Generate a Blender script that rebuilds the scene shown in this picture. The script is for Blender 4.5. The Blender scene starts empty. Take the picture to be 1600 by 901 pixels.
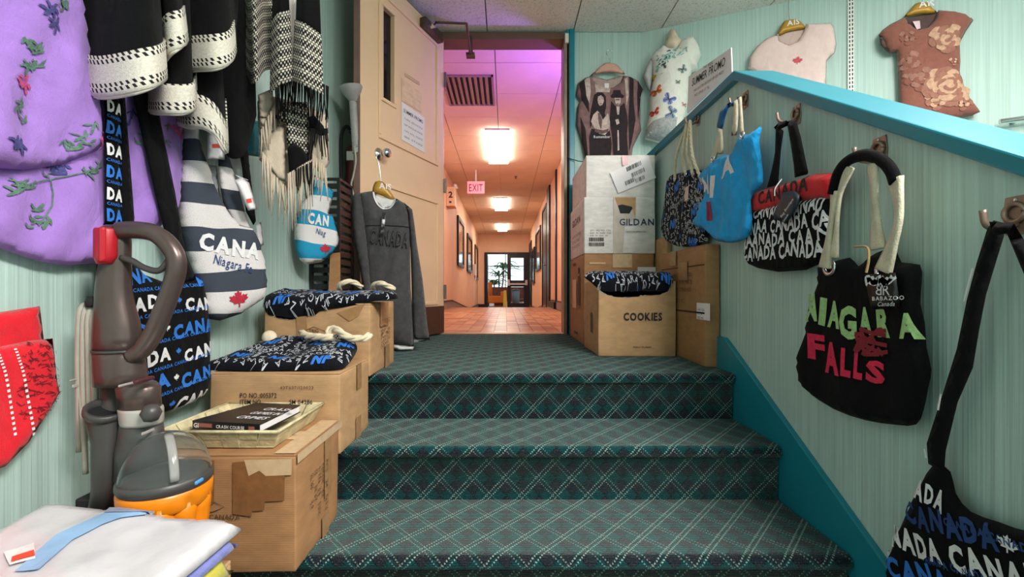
import bpy, bmesh, math, random
import numpy as np
from mathutils import Vector, Matrix, noise
from mathutils.geometry import delaunay_2d_cdt

SC = bpy.context.scene
COL = SC.collection
PI = math.pi
V = Vector
# ------------------------------------------------------------------ camera, world, lights, exposure
FPX, CX, CY = 690.0, 790.0, 453.0          # focal length in pixels and the vanishing point of the hall (1600 x 901 frame)
E = 0.833                                  # eye height above the lower floor
cam = bpy.data.cameras.new('camera')
cam.sensor_width = 36.0
cam.lens = FPX / 1600 * 36
cam.shift_x = (800 - CX) / 1600
cam.shift_y = (CY - 450.5) / 1600
cam.clip_start = 0.02
cam.clip_end = 200
camo = bpy.data.objects.new('camera', cam)
COL.objects.link(camo)
camo.location = (0, 0, E)
camo.rotation_euler = (PI / 2, 0, 0)
SC.camera = camo

w = bpy.data.worlds.new('world')
SC.world = w
w.use_nodes = True
w.node_tree.nodes['Background'].inputs[0].default_value = (0.82, 0.92, 1.0, 1)
w.node_tree.nodes['Background'].inputs[1].default_value = 0.5

def area(name, loc, sx, sy, power, color, rot=(0, 0, 0)):
    l = bpy.data.lights.new(name, 'AREA')
    l.shape = 'RECTANGLE'
    l.size, l.size_y, l.energy, l.color = sx, sy, power, color
    o = bpy.data.objects.new(name, l)
    o.location = loc
    o.rotation_euler = rot
    COL.objects.link(o)
    return o

ZC = E + 1.84                               # shop ceiling
# fluorescent ceiling fixtures of the shop (over the display side and behind the camera)
area('ceiling_fixture_display', (2.1, 0.95, ZC - 0.03), 0.6, 1.2, 22, (1.0, 0.97, 0.92))
area('ceiling_fixture_shop', (1.35, -0.75, ZC - 0.03), 0.9, 0.6, 105, (1.0, 0.97, 0.93))
# unseen uplight, added only to brighten the shop ceiling
area('added_ceiling_uplight', (1.7, 0.4, ZC - 0.45), 0.25, 1.6, 30, (1.0, 0.97, 0.93), (PI, 0, 0))
# hall: ceiling troffers light the hall themselves (emissive diffusers below); a violet lamp sits high on the hall side of the door head
hv = area('hall_violet_lamp', (0.72, 3.55, E + 1.25), 0.30, 0.15, 11.0, (0.30, 0.14, 1.0))
hv.rotation_euler = V((-0.55, 0.65, 0.8)).to_track_quat('-Z', 'Y').to_euler()

SC.view_settings.view_transform = 'Standard'
SC.view_settings.look = 'None'
SC.view_settings.gamma = 1.0
SC.view_settings.use_curve_mapping = False
SC.view_settings.exposure = 0.78

# ------------------------------------------------------------------ materials
def lin(c):
    if isinstance(c, str):
        c = c.lstrip('#')
        c = [int(c[i:i + 2], 16) / 255 for i in (0, 2, 4)]
    return tuple((x / 12.92 if x <= 0.04045 else ((x + 0.055) / 1.055) ** 2.4) for x in c[:3]) + (1.0,)

class NT:
    """small node-tree writer"""
    def __init__(s, name):
        s.m = bpy.data.materials.new(name)
        s.m.use_nodes = True
        s.t = s.m.node_tree
        s.b = s.t.nodes['Principled BSDF']
    def n(s, typ, ins=None, **props):
        nd = s.t.nodes.new('ShaderNode' + typ)
        for k, v in props.items():
            setattr(nd, k, v)
        for k, v in (ins or {}).items():
            s.set(nd.inputs[k], v)
        return nd
    def set(s, sock, v):
        if isinstance(v, bpy.types.NodeSocket):
            s.t.links.new(v, sock)
        elif isinstance(v, bpy.types.Node):
            s.t.links.new(v.outputs[0], sock)
        else:
            sock.default_value = v
    def math(s, op, a, b=0.0, c=0.0):
        return s.n('Math', {0: a, 1: b, 2: c}, operation=op).outputs[0]
    def mix(s, f, a, b, blend='MIX'):
        nd = s.n('Mix', data_type='RGBA', blend_type=blend)
        s.set(nd.inputs[0], f); s.set(nd.inputs[6], a); s.set(nd.inputs[7], b)
        return nd.outputs[2]
    def ramp(s, f, stops, interp='LINEAR'):
        nd = s.n('ValToRGB', {0: f})
        nd.color_ramp.interpolation = interp
        els = nd.color_ramp.elements
        while len(els) < len(stops):
            els.new(0.5)
        for e, (p, c) in zip(els, stops):
            e.position = p
            e.color = c if len(c) == 4 else tuple(c) + (1,)
        return nd.outputs[0]
    def pos(s):
        return s.n('NewGeometry').outputs['Position']
    def obj(s):
        return s.n('TexCoord').outputs['Object']
    def uv(s):
        return s.n('TexCoord').outputs['UV']
    def scale(s, vec, sc):
        return s.n('VectorMath', {0: vec, 1: sc}, operation='MULTIPLY').outputs[0]
    def noise(s, vec, sc, detail=3.0, rough=0.55):
        return s.n('TexNoise', {'Vector': vec, 'Scale': sc, 'Detail': detail, 'Roughness': rough}).outputs[0]
    def bump(s, h, st, dist=0.01):
        nd = s.n('Bump', {'Height': h, 'Strength': st, 'Distance': dist})
        s.set(s.b.inputs['Normal'], nd.outputs[0])
    def out(s, color=None, rough=0.6, metal=0.0, **kw):
        if color is not None:
            s.set(s.b.inputs['Base Color'], color)
        s.set(s.b.inputs['Roughness'], rough)
        s.set(s.b.inputs['Metallic'], metal)
        for k, v in kw.items():
            s.set(s.b.inputs[k.replace('_', ' ')], v)
        return s.m

_mc = {}
def mat(name, c, rough=0.6, metal=0.0, var=0.10, sc=25.0, bump=0.0, bsc=200.0, **kw):
    """plain procedural material: base colour with a soft noise variation and an optional fine relief"""
    if name in _mc:
        return _mc[name]
    t = NT(name)
    c = lin(c)
    p = t.obj()
    f = t.noise(p, sc)
    lo = tuple(x * (1 - var) for x in c[:3]) + (1,)
    hi = tuple(min(1, x * (1 + var)) for x in c[:3]) + (1,)
    col = t.ramp(f, [(0.3, lo), (0.7, hi)])
    if bump:
        t.bump(t.noise(p, bsc, 2), bump, 0.004)
    _mc[name] = t.out(col, rough, metal, **kw)
    return _mc[name]

def emit(name, c, st):
    if name in _mc:
        return _mc[name]
    t = NT(name)
    c = lin(c)
    t.b.inputs['Emission Color'].default_value = c
    t.b.inputs['Emission Strength'].default_value = st
    _mc[name] = t.out(c, 0.5)
    return _mc[name]

def fabric(name, c, var=0.14, sheen=0.2, bsc=450, bump=0.35, rough=0.9, crease=0.35):
    """cloth: colour variation, weave relief and soft creases"""
    if name in _mc:
        return _mc[name]
    t = NT(name)
    c = lin(c)
    p = t.obj()
    f = t.noise(p, 30.0)
    lo = tuple(x * (1 - var) for x in c[:3]) + (1,)
    hi = tuple(min(1, x * (1 + var)) for x in c[:3]) + (1,)
    wv = t.noise(p, bsc, 2)
    col = t.mix(0.35, t.ramp(f, [(0.3, lo), (0.7, hi)]), t.ramp(wv, [(0.35, lo), (0.65, hi)]))
    cr_ = t.n('TexNoise', {'Vector': t.scale(p, (1, 1, 0.6)), 'Scale': 16.0, 'Detail': 3.0, 'Roughness': 0.45, 'Distortion': 1.2}).outputs[0]
    b1 = t.n('Bump', {'Height': cr_, 'Strength': crease, 'Distance': 0.02})
    b2 = t.n('Bump', {'Height': wv, 'Strength': bump, 'Distance': 0.003, 'Normal': b1.outputs[0]})
    t.set(t.b.inputs['Normal'], b2.outputs[0])
    _mc[name] = t.out(col, rough, 0, Sheen_Weight=sheen, Specular_IOR_Level=0.15)
    return _mc[name]

def wall_mat(name, c, streak=0.085):
    t = NT(name)
    p = t.pos()
    f = t.noise(t.scale(p, (95, 95, 1.2)), 1.0, 2)
    g = t.noise(p, 1.6, 3)
    c = lin(c)
    a = tuple(x * (1 - streak) for x in c[:3]) + (1,)
    b = tuple(min(1, x * (1 + streak)) for x in c[:3]) + (1,)
    col = t.mix(t.math('MULTIPLY', g, 0.2), t.ramp(f, [(0.35, a), (0.65, b)]), lin('#9dbdb4'))
    t.bump(f, 0.6, 0.005)
    return t.out(col, 0.62)

# ------------------------------------------------------------------ mesh helpers
def link(name, me, m=None, parent=None, smooth=False):
    o = bpy.data.objects.new(name, me)
    COL.objects.link(o)
    if m is not None and not me.materials:
        me.materials.append(m)
    if parent is not None:
        o.parent = parent
    if smooth:
        me.polygons.foreach_set('use_smooth', [True] * len(me.polygons))
    return o

def tag(o, label, cat, group=None, kind=None):
    o['label'] = label
    o['category'] = cat
    if group:
        o['group'] = group
    if kind:
        o['kind'] = kind
    return o

def thing(name, label, cat, group=None):
    o = bpy.data.objects.new(name, None)
    o.empty_display_size = 0.05
    COL.objects.link(o)
    return tag(o, label, cat, group)

def struct(o):
    o['kind'] = 'structure'
    return o

def catmull(pts, k=6):
    pts = [V(p) for p in pts]
    if len(pts) < 3:
        return [pts[0].lerp(pts[-1], i / k) for i in range(k + 1)]
    q = [pts[0] * 2 - pts[1]] + pts + [pts[-1] * 2 - pts[-2]]
    out = []
    for i in range(1, len(q) - 2):
        a, b, c, d = q[i - 1:i + 3]
        for j in range(k):
            t = j / k
            out.append(0.5 * ((2 * b) + (c - a) * t + (2 * a - 5 * b + 4 * c - d) * t * t + (3 * b - a - 3 * c + d) * t ** 3))
    out.append(pts[-1])
    return out

class MB:
    """mesh builder: collects shapes, then links them as one mesh"""
    def __init__(s):
        s.v, s.f = [], []
    def add(s, vs, fs):
        k = len(s.v)
        s.v += [tuple(p) for p in vs]
        s.f += [tuple(i + k for i in f) for f in fs]
        return s
    def box(s, lo, hi, M=None):
        x0, y0, z0 = lo; x1, y1, z1 = hi
        vs = [V(p) for p in ((x0,y0,z0),(x1,y0,z0),(x1,y1,z0),(x0,y1,z0),(x0,y0,z1),(x1,y0,z1),(x1,y1,z1),(x0,y1,z1))]
        if M is not None:
            vs = [M @ p for p in vs]
        return s.add(vs, [(0,3,2,1),(4,5,6,7),(0,1,5,4),(1,2,6,5),(2,3,7,6),(3,0,4,7)])
    def prism(s, poly, ext):
        """poly: list of 3-D points, ext: extrusion vector"""
        n = len(poly); ext = V(ext)
        vs = [V(p) for p in poly] + [V(p) + ext for p in poly]
        fs = [tuple(range(n))[::-1], tuple(range(n, 2 * n))] + [(i, (i + 1) % n, n + (i + 1) % n, n + i) for i in range(n)]
        return s.add(vs, fs)
    def tube(s, pts, r, n=8, flat=1.0, up=None, cap=True):
        pts = [V(p) for p in pts]
        R = r if isinstance(r, (list, tuple)) else [r] * len(pts)
        tang = [(pts[min(i + 1, len(pts) - 1)] - pts[max(i - 1, 0)]).normalized() for i in range(len(pts))]
        u = V(up) if up is not None else (V((0, 0, 1)) if abs(tang[0].z) < 0.9 else V((1, 0, 0)))
        vs, fs = [], []
        for i, (p, t) in enumerate(zip(pts, tang)):
            a = t.cross(u)
            if a.length < 1e-6:
                a = t.orthogonal()
            a.normalize()
            b = a.cross(t).normalized()
            if up is None:
                u = b
            for k in range(n):
                an = 2 * PI * k / n
                vs.append(p + a * math.cos(an) * R[i] + b * math.sin(an) * R[i] * flat)
        for i in range(len(pts) - 1):
            for k in range(n):
                fs.append((i * n + k, i * n + (k + 1) % n, (i + 1) * n + (k + 1) % n, (i + 1) * n + k))
        if cap:
            fs += [tuple(range(n))[::-1], tuple(range((len(pts) - 1) * n, len(pts) * n))]
        return s.add(vs, fs)
    def lathe(s, prof, c, axis=(0, 0, 1), n=24, ref=None, cap=True):
        """prof: list of (radius, height along axis)"""
        ax = V(axis).normalized()
        a = V(ref).normalized() if ref is not None else ax.orthogonal().normalized()
        b = ax.cross(a)
        c = V(c); vs, fs = [], []
        for r, h in prof:
            for k in range(n):
                an = 2 * PI * k / n
                vs.append(c + ax * h + (a * math.cos(an) + b * math.sin(an)) * r)
        for i in range(len(prof) - 1):
            for k in range(n):
                fs.append((i * n + k, i * n + (k + 1) % n, (i + 1) * n + (k + 1) % n, (i + 1) * n + k))
        if cap:
            fs += [tuple(range(n))[::-1], tuple(range((len(prof) - 1) * n, len(prof) * n))]
        return s.add(vs, fs)
    def mesh(s, name):
        me = bpy.data.meshes.new(name)
        me.from_pydata(s.v, [], s.f)
        me.update()
        return me
    def build(s, name, m, parent=None, smooth=False, bevel=0.0, seg=2):
        o = link(name, s.mesh(name), m, parent, smooth)
        if bevel:
            b = o.modifiers.new('bevel', 'BEVEL')
            b.width = bevel; b.segments = seg; b.limit_method = 'ANGLE'
        return o

def ray(px, py):
    return V(((px - CX) / FPX, 1.0, (CY - py) / FPX))
def P(px, py, d):
    return V((0, 0, E)) + ray(px, py) * d

class Fr:
    """a frame in the place: origin, two in-plane axes and a normal"""
    def __init__(s, o, a, b, n):
        s.o, s.a, s.b, s.n = V(o), V(a), V(b), V(n)
    def pt(s, u, v, h=0.0):
        return s.o + s.a * u + s.b * v + s.n * h
    def uv(s, px, py):
        r = ray(px, py)
        t = (s.o - V((0, 0, E))).dot(s.n) / r.dot(s.n)
        p = V((0, 0, E)) + r * t - s.o
        return (p.dot(s.a), p.dot(s.b))
    def uvs(s, pts):
        return [s.uv(*p) for p in pts]
def Pl(x, y, yaw):
    y_ = math.radians(yaw)
    return Fr((x, y, E), (math.cos(y_), math.sin(y_), 0), (0, 0, 1), (math.sin(y_), -math.cos(y_), 0))

def cr(x0, y0, s, pts):
    """points read off an enlarged crop -> frame pixels"""
    return [(x0 + x / s, y0 + y / s) for x, y in pts]

def seg_dist(pts, poly):
    a = poly; b = np.roll(poly, -1, 0)
    ab = b - a
    L = (ab ** 2).sum(1) + 1e-12
    out = np.full(len(pts), 1e9)
    for i in range(len(a)):
        t = np.clip(((pts - a[i]) @ ab[i]) / L[i], 0, 1)
        d = np.hypot(*(pts - a[i] - t[:, None] * ab[i]).T)
        out = np.minimum(out, d)
    return out

def inside(pts, poly):
    x, y = pts[:, 0], pts[:, 1]
    r = np.zeros(len(pts), bool)
    for (x0, y0), (x1, y1) in zip(poly, np.roll(poly, -1, 0)):
        c = ((y0 > y) != (y1 > y)) & (x < (x1 - x0) * (y - y0) / (y1 - y0 + 1e-15) + x0)
        r ^= c
    return r

def smooth_poly(pts, k=4):
    q = list(pts)
    n = len(q); out = []
    for i in range(n):
        a, b, c, d = (np.array(q[(i + j) % n]) for j in (-1, 0, 1, 2))
        for j in range(k):
            t = j / k
            out.append(tuple(0.5 * ((2 * b) + (c - a) * t + (2 * a - 5 * b + 4 * c - d) * t * t + (3 * b - a - 3 * c + d) * t ** 3)))
    return out

def cushion(name, F, outline, T, m, parent=None, edge=0.04, sp=0.014, amp=0.003, ns=9.0, seed=0, Tb=0.0, folds=None, smooth=0, h0=0.0, front=True):
    """a soft flat thing (bag, shirt, strap): outline in the frame F, bulging by T in front and Tb behind, wrinkled"""
    poly = smooth_poly(outline, smooth) if smooth else list(outline)
    den = []
    for i, p in enumerate(poly):
        q = poly[(i + 1) % len(poly)]
        L = math.hypot(q[0] - p[0], q[1] - p[1])
        if L < 1e-5:
            continue
        k = max(1, int(L / sp))
        den += [(p[0] + (q[0] - p[0]) * j / k, p[1] + (q[1] - p[1]) * j / k) for j in range(k)]
    pa = np.array(den)
    lo, hi = pa.min(0), pa.max(0)
    gx, gy = np.meshgrid(np.arange(lo[0], hi[0], sp), np.arange(lo[1], hi[1], sp * 0.9))
    gx[::2] += sp / 2
    g = np.stack([gx.ravel(), gy.ravel()], 1)
    if len(g):
        g = g[inside(g, pa)]
    if len(g):
        g = g[seg_dist(g, pa) > sp * 0.5]
    allp = np.concatenate([pa, g]) if len(g) else pa
    n = len(pa)
    r = delaunay_2d_cdt([V(p) for p in allp], [], [list(range(n))], 1, 1e-6)
    p2 = np.array([tuple(p) for p in r[0]])
    tris = [tuple(f) for f in r[2]]
    off = V((seed * 7.3, seed * 3.1, seed * 1.7))
    def surf(q):
        q = np.asarray(q, float)
        d = seg_dist(q, pa)
        d[~inside(q, pa)] = 0
        x = np.clip(d / edge, 0, 1)
        pr = np.sqrt(1 - (1 - x) ** 2)
        h = T * pr + h0
        if amp:
            wv = np.array([noise.noise(V((a * ns, b * ns * 0.6, 0)) + off) + 0.5 * noise.noise(V((a * ns * 2.3, b * ns * 1.3, 3)) + off) for a, b in q])
            h = h + wv * amp * x
        if folds:
            h = h + np.array([folds(a, b) for a, b in q]) * x
        return h
    d = seg_dist(p2, pa)
    on = d < 1e-5
    h = surf(p2)
    vs, fs = [], []
    for (a, b), z in zip(p2, h):
        vs.append(F.pt(a, b, z))
    # wind the triangles towards the normal
    def ccw(t):
        (x0, y0), (x1, y1), (x2, y2) = p2[t[0]], p2[t[1]], p2[t[2]]
        return (x1 - x0) * (y2 - y0) - (x2 - x0) * (y1 - y0) > 0
    fs = [t if ccw(t) else t[::-1] for t in tris]
    k = len(vs)
    idx = {}
    x = np.clip(d / edge, 0, 1)
    pb = np.sqrt(1 - (1 - x) ** 2)
    for i, (a, b) in enumerate(p2):
        if on[i]:
            idx[i] = i
        else:
            idx[i] = len(vs)
            vs.append(F.pt(a, b, h0 - 0.0015 - Tb * pb[i]))
    fs += [tuple(idx[j] for j in t[::-1]) for t in fs[:]]
    me = bpy.data.meshes.new(name)
    me.from_pydata([tuple(p) for p in vs], [], fs)
    uvl = me.uv_layers.new(name='UVMap')
    back = {v: k_ for k_, v in idx.items()}
    vi = np.empty(len(me.loops), int)
    me.loops.foreach_get('vertex_index', vi)
    uvs = np.array([p2[j] if j < k else p2[back[j]] for j in vi])
    uvl.data.foreach_set('uv', uvs.ravel())
    me.update()
    o = link(name, me, m, parent, True)
    return o, surf, pa

# ------------------------------------------------------------------ lettering and flat print
_gl = {}
def glyph(ch, bold):
    key = (ch, bold)
    if key not in _gl:
        c = bpy.data.curves.new('glyph', 'FONT')
        c.body = ch
        c.resolution_u = 2
        c.offset = bold
        o = bpy.data.objects.new('glyph', c)
        me = o.to_mesh()
        vs = [(v.co.x, v.co.y) for v in me.vertices]
        fs = [tuple(p.vertices) for p in me.polygons]
        o.to_mesh_clear()
        bpy.data.objects.remove(o)
        bpy.data.curves.remove(c)
        x0 = min((v[0] for v in vs), default=0)
        wd = max((v[0] for v in vs), default=0.3) - x0
        _gl[key] = ([(v[0] - x0, v[1]) for v in vs], fs, wd)
    return _gl[key]

LEAF = [(0,1),(.12,.78),(.26,.84),(.2,.5),(.38,.66),(.44,.56),(.68,.6),(.6,.4),(.72,.3),(.4,.08),(.44,-.06),(.06,-.02),(.05,-.36),
        (-.05,-.36),(-.06,-.02),(-.44,-.06),(-.4,.08),(-.72,.3),(-.6,.4),(-.68,.6),(-.44,.56),(-.38,.66),(-.2,.5),(-.26,.84),(-.12,.78)]

class Print:
    """flat print laid on a surface: letters and shapes in the frame's (u, v) metres"""
    def __init__(s, F, surf=None, clip=None, margin=0.003):
        s.F, s.surf, s.clip, s.margin = F, surf, clip, margin
        s.v, s.f = [], []
        s.it, s.ni = [], 0
    def ok(s, c):
        if s.clip is None:
            return True
        q = np.array([c])
        return bool(inside(q, s.clip)[0]) and seg_dist(q, s.clip)[0] > s.margin
    def add(s, vs, fs):
        k = len(s.v)
        s.v += vs
        s.f += [tuple(i + k for i in f) for f in fs]
        s.it += [s.ni] * len(fs); s.ni += 1
    def text(s, st, u, v, size, bold=0.0, rot=0.0, xs=1.0, jit=0.0, seed=0, sp=0.09, align='L', fit=None, fn=None, skew=0.0):
        """rot in degrees; fit: total width; fn(x, y) -> (u, v) bends the line"""
        rnd = random.Random(seed)
        items, x = [], 0.0
        for ch in st:
            if ch == ' ':
                x += 0.35; continue
            g = glyph(ch, bold)
            items.append((g, x)); x += g[2] + sp
        wd = max(x - sp, 1e-6)
        kx = size * xs if fit is None else fit / wd
        x0 = {'L': 0, 'C': -wd / 2, 'R': -wd}[align]
        ca, sa = math.cos(math.radians(rot)), math.sin(math.radians(rot))
        for (gv, gf, gw), gx in items:
            ja = math.radians(rnd.uniform(-1, 1) * 12 * jit); jy = rnd.uniform(-1, 1) * 0.10 * jit; js = 1 + rnd.uniform(-1, 1) * 0.16 * jit
            out = []
            for (a, b) in gv + [(gw / 2, 0.35)]:
                a2, b2 = (a - gw / 2) * js, (b - 0.35) * js
                a2, b2 = a2 * math.cos(ja) - b2 * math.sin(ja) + gw / 2, a2 * math.sin(ja) + b2 * math.cos(ja) + 0.35 + jy
                X, Y = (a2 + gx + x0 + skew * b2) * kx, b2 * size
                if fn:
                    out.append(fn(X, Y))
                else:
                    out.append((u + X * ca - Y * sa, v + X * sa + Y * ca))
            if s.ok(out[-1]):
                s.add(out[:-1], gf)
        return kx * wd
    def poly(s, pts):
        s.add([tuple(p) for p in pts], [tuple(range(len(pts)))])
    def quad(s, u0, v0, u1, v1):
        s.poly([(u0, v0), (u1, v0), (u1, v1), (u0, v1)])
    def leaf(s, u, v, r, rot=0):
        a = math.radians(rot)
        if s.ok((u, v)):
            s.poly([(u + r * (x * math.cos(a) - y * math.sin(a)), v + r * (x * math.sin(a) + y * math.cos(a))) for x, y in LEAF])
    def blob(s, u, v, a, b, rot=0, n=10, wob=0.0, seed=0):
        rnd = random.Random(seed); an = math.radians(rot); pts = []
        for i in range(n):
            t = 2 * PI * i / n; k = 1 + rnd.uniform(-wob, wob)
            x, y = a * k * math.cos(t), b * k * math.sin(t)
            pts.append((u + x * math.cos(an) - y * math.sin(an), v + x * math.sin(an) + y * math.cos(an)))
        s.poly(pts)
    def stroke(s, pts, wd):
        pts = [np.array(p, float) for p in pts]
        L, R = [], []
        for i, p in enumerate(pts):
            t = pts[min(i + 1, len(pts) - 1)] - pts[max(i - 1, 0)]
            nrm = np.array([-t[1], t[0]]); nrm /= (np.hypot(*nrm) + 1e-9)
            k = wd[i] if isinstance(wd, (list, tuple)) else wd
            L.append(tuple(p + nrm * k / 2)); R.append(tuple(p - nrm * k / 2))
        k = len(pts)
        s.add(L + R, [(i, k + i, k + i + 1, i + 1) for i in range(k - 1)])
    def build(s, name, m, parent, lift=0.0012, grid=0.014):
        if not s.v:
            return None
        bm = bmesh.new()
        lay = bm.faces.layers.int.new('item')
        vs = [bm.verts.new((a, b, 0)) for a, b in s.v]
        for f, it in zip(s.f, s.it):
            try:
                fc = bm.faces.new([vs[i] for i in f]); fc[lay] = it
            except ValueError:
                pass
        bmesh.ops.triangulate(bm, faces=[f for f in bm.faces if len(f.verts) > 4])
        arr = np.array(s.v)
        if grid and s.surf is not None:
            for ax in (0, 1):
                c = math.floor(arr[:, ax].min() / grid) * grid + grid
                while c < arr[:, ax].max():
                    no = (1, 0, 0) if ax == 0 else (0, 1, 0)
                    bmesh.ops.bisect_plane(bm, geom=bm.verts[:] + bm.edges[:] + bm.faces[:], plane_co=(c, c, 0), plane_no=no, dist=1e-6)
                    c += grid
        q = np.array([(v.co.x, v.co.y) for v in bm.verts])
        h = (s.surf(q) if s.surf is not None else np.zeros(len(q))) + lift
        bm.normal_update()
        flip = [f for f in bm.faces if f.normal.z < 0]
        if flip:
            bmesh.ops.reverse_faces(bm, faces=flip)
        pts = [tuple(s.F.pt(v.co.x, v.co.y, float(z))) for v, z in zip(bm.verts, h)]
        bm.verts.index_update()
        faces = [(f[lay], [v.index for v in f.verts]) for f in bm.faces]
        bm.free()
        def part(nm, fl):
            used = sorted({i for _, f in fl for i in f}); ix = {k: n for n, k in enumerate(used)}
            me = bpy.data.meshes.new(nm)
            me.from_pydata([pts[i] for i in used], [], [[ix[i] for i in f] for _, f in fl])
            me.update()
            return link(nm, me, m, parent)
        groups = {}
        for f in faces:
            groups.setdefault(f[0], []).append(f)
        if len(groups) > 1:
            size = []
            for g in groups.values():
                c = np.array([pts[i] for _, f in g for i in f]); size.append((c.max(0) - c.min(0)).max())
            big = sorted(size)[len(size) // 2] > 0.034 and len(groups) <= 40
            if big:
                nm = name.replace('lettering', 'letter')
                return [part(nm, g) for g in groups.values()][0]
            o = part(name, faces); o['kind'] = 'stuff'
            return o
        return part(name, faces)

def rope_mesh(mb, pts, R, turns=55.0, k=8, n=5):
    """three-strand twisted rope"""
    path = catmull(pts, k)
    L = [0.0]
    for a, b in zip(path, path[1:]):
        L.append(L[-1] + (b - a).length)
    # resample evenly
    m = max(6, int(L[-1] / (R * 0.9)))
    q, j = [], 0
    for i in range(m + 1):
        t = L[-1] * i / m
        while j < len(L) - 2 and L[j + 1] < t:
            j += 1
        f = (t - L[j]) / max(L[j + 1] - L[j], 1e-9)
        q.append(path[j].lerp(path[j + 1], min(max(f, 0), 1)))
    u = V((0.3, 0.2, 1)).normalized()
    fr = []
    for i, p in enumerate(q):
        t = (q[min(i + 1, m)] - q[max(i - 1, 0)]).normalized()
        a = t.cross(u)
        if a.length < 1e-5:
            a = t.orthogonal()
        a.normalize(); b = a.cross(t); u = b
        fr.append((p, a, b, L[-1] * i / m))
    for k3 in range(3):
        mb.tube([p + (a * math.cos(turns * l + k3 * 2.0944) + b * math.sin(turns * l + k3 * 2.0944)) * R * 0.5 for p, a, b, l in fr], R * 0.56, n)
    return mb
# ------------------------------------------------------------------ setting: materials
M_WALL = wall_mat('ribbed_mint_wallpaper', '#b7cfc8')
M_TEAL = mat('teal_gloss_paint', '#1a8093', 0.30, 0, 0.06, 6)
M_PEACH = mat('peach_paint', '#f0c7a6', 0.6, 0, 0.04, 2.5)
M_CREAM = mat('cream_door_paint', '#f5d0a8', 0.42, 0, 0.04, 4)
M_BROWN = mat('dark_brown_plate', '#4f3528', 0.5, 0, 0.15, 12)
M_TRIMBR = mat('brown_frame_paint', '#6e4f42', 0.5, 0, 0.1, 8)
M_BLACK = mat('black_paint', '#0c0c0e', 0.4, 0, 0.2, 8)
M_GREYM = mat('grey_metal', '#77736f', 0.4, 0.6, 0.1, 20)
M_CHROME = mat('chrome', '#d8d8da', 0.12, 1.0, 0.02, 5)
M_WHITE = mat('white_enamel', '#e8e6e2', 0.45, 0, 0.04, 10)
M_PAPER = mat('white_paper', '#efe9ec', 0.7, 0, 0.03, 12)
M_INK = mat('black_ink', '#17161a', 0.7, 0, 0.1, 40)
M_GREYINK = mat('grey_ink', '#6d6668', 0.7, 0, 0.1, 40)
M_LAMP = emit('lamp_diffuser', '#fff0de', 14.0)

def ceiling_mat(name, c):
    t = NT(name)
    p = t.pos()
    sp = t.n('TexVoronoi', {'Vector': p, 'Scale': 95.0}).outputs['Distance']
    n2 = t.noise(p, 60.0, 4)
    f = t.math('ADD', t.math('MULTIPLY', n2, 0.7), t.math('MULTIPLY', sp, 0.4))
    c = lin(c)
    col = t.ramp(f, [(0.30, tuple(x * 0.62 for x in c[:3]) + (1,)), (0.55, c)])
    t.bump(f, 0.5, 0.004)
    return t.out(col, 0.9)
M_TILE = ceiling_mat('mineral_ceiling_tile', '#e6e0da')
M_HTILE = mat('hall_ceiling_tile', '#ecd6c4', 0.9, 0, 0.05, 3, 0.2, 90)
M_GRID = mat('ceiling_grid_grey', '#7c7069', 0.8, 0, 0.05, 5)  # brown-grey of the grid lines between the ceiling tiles

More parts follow.
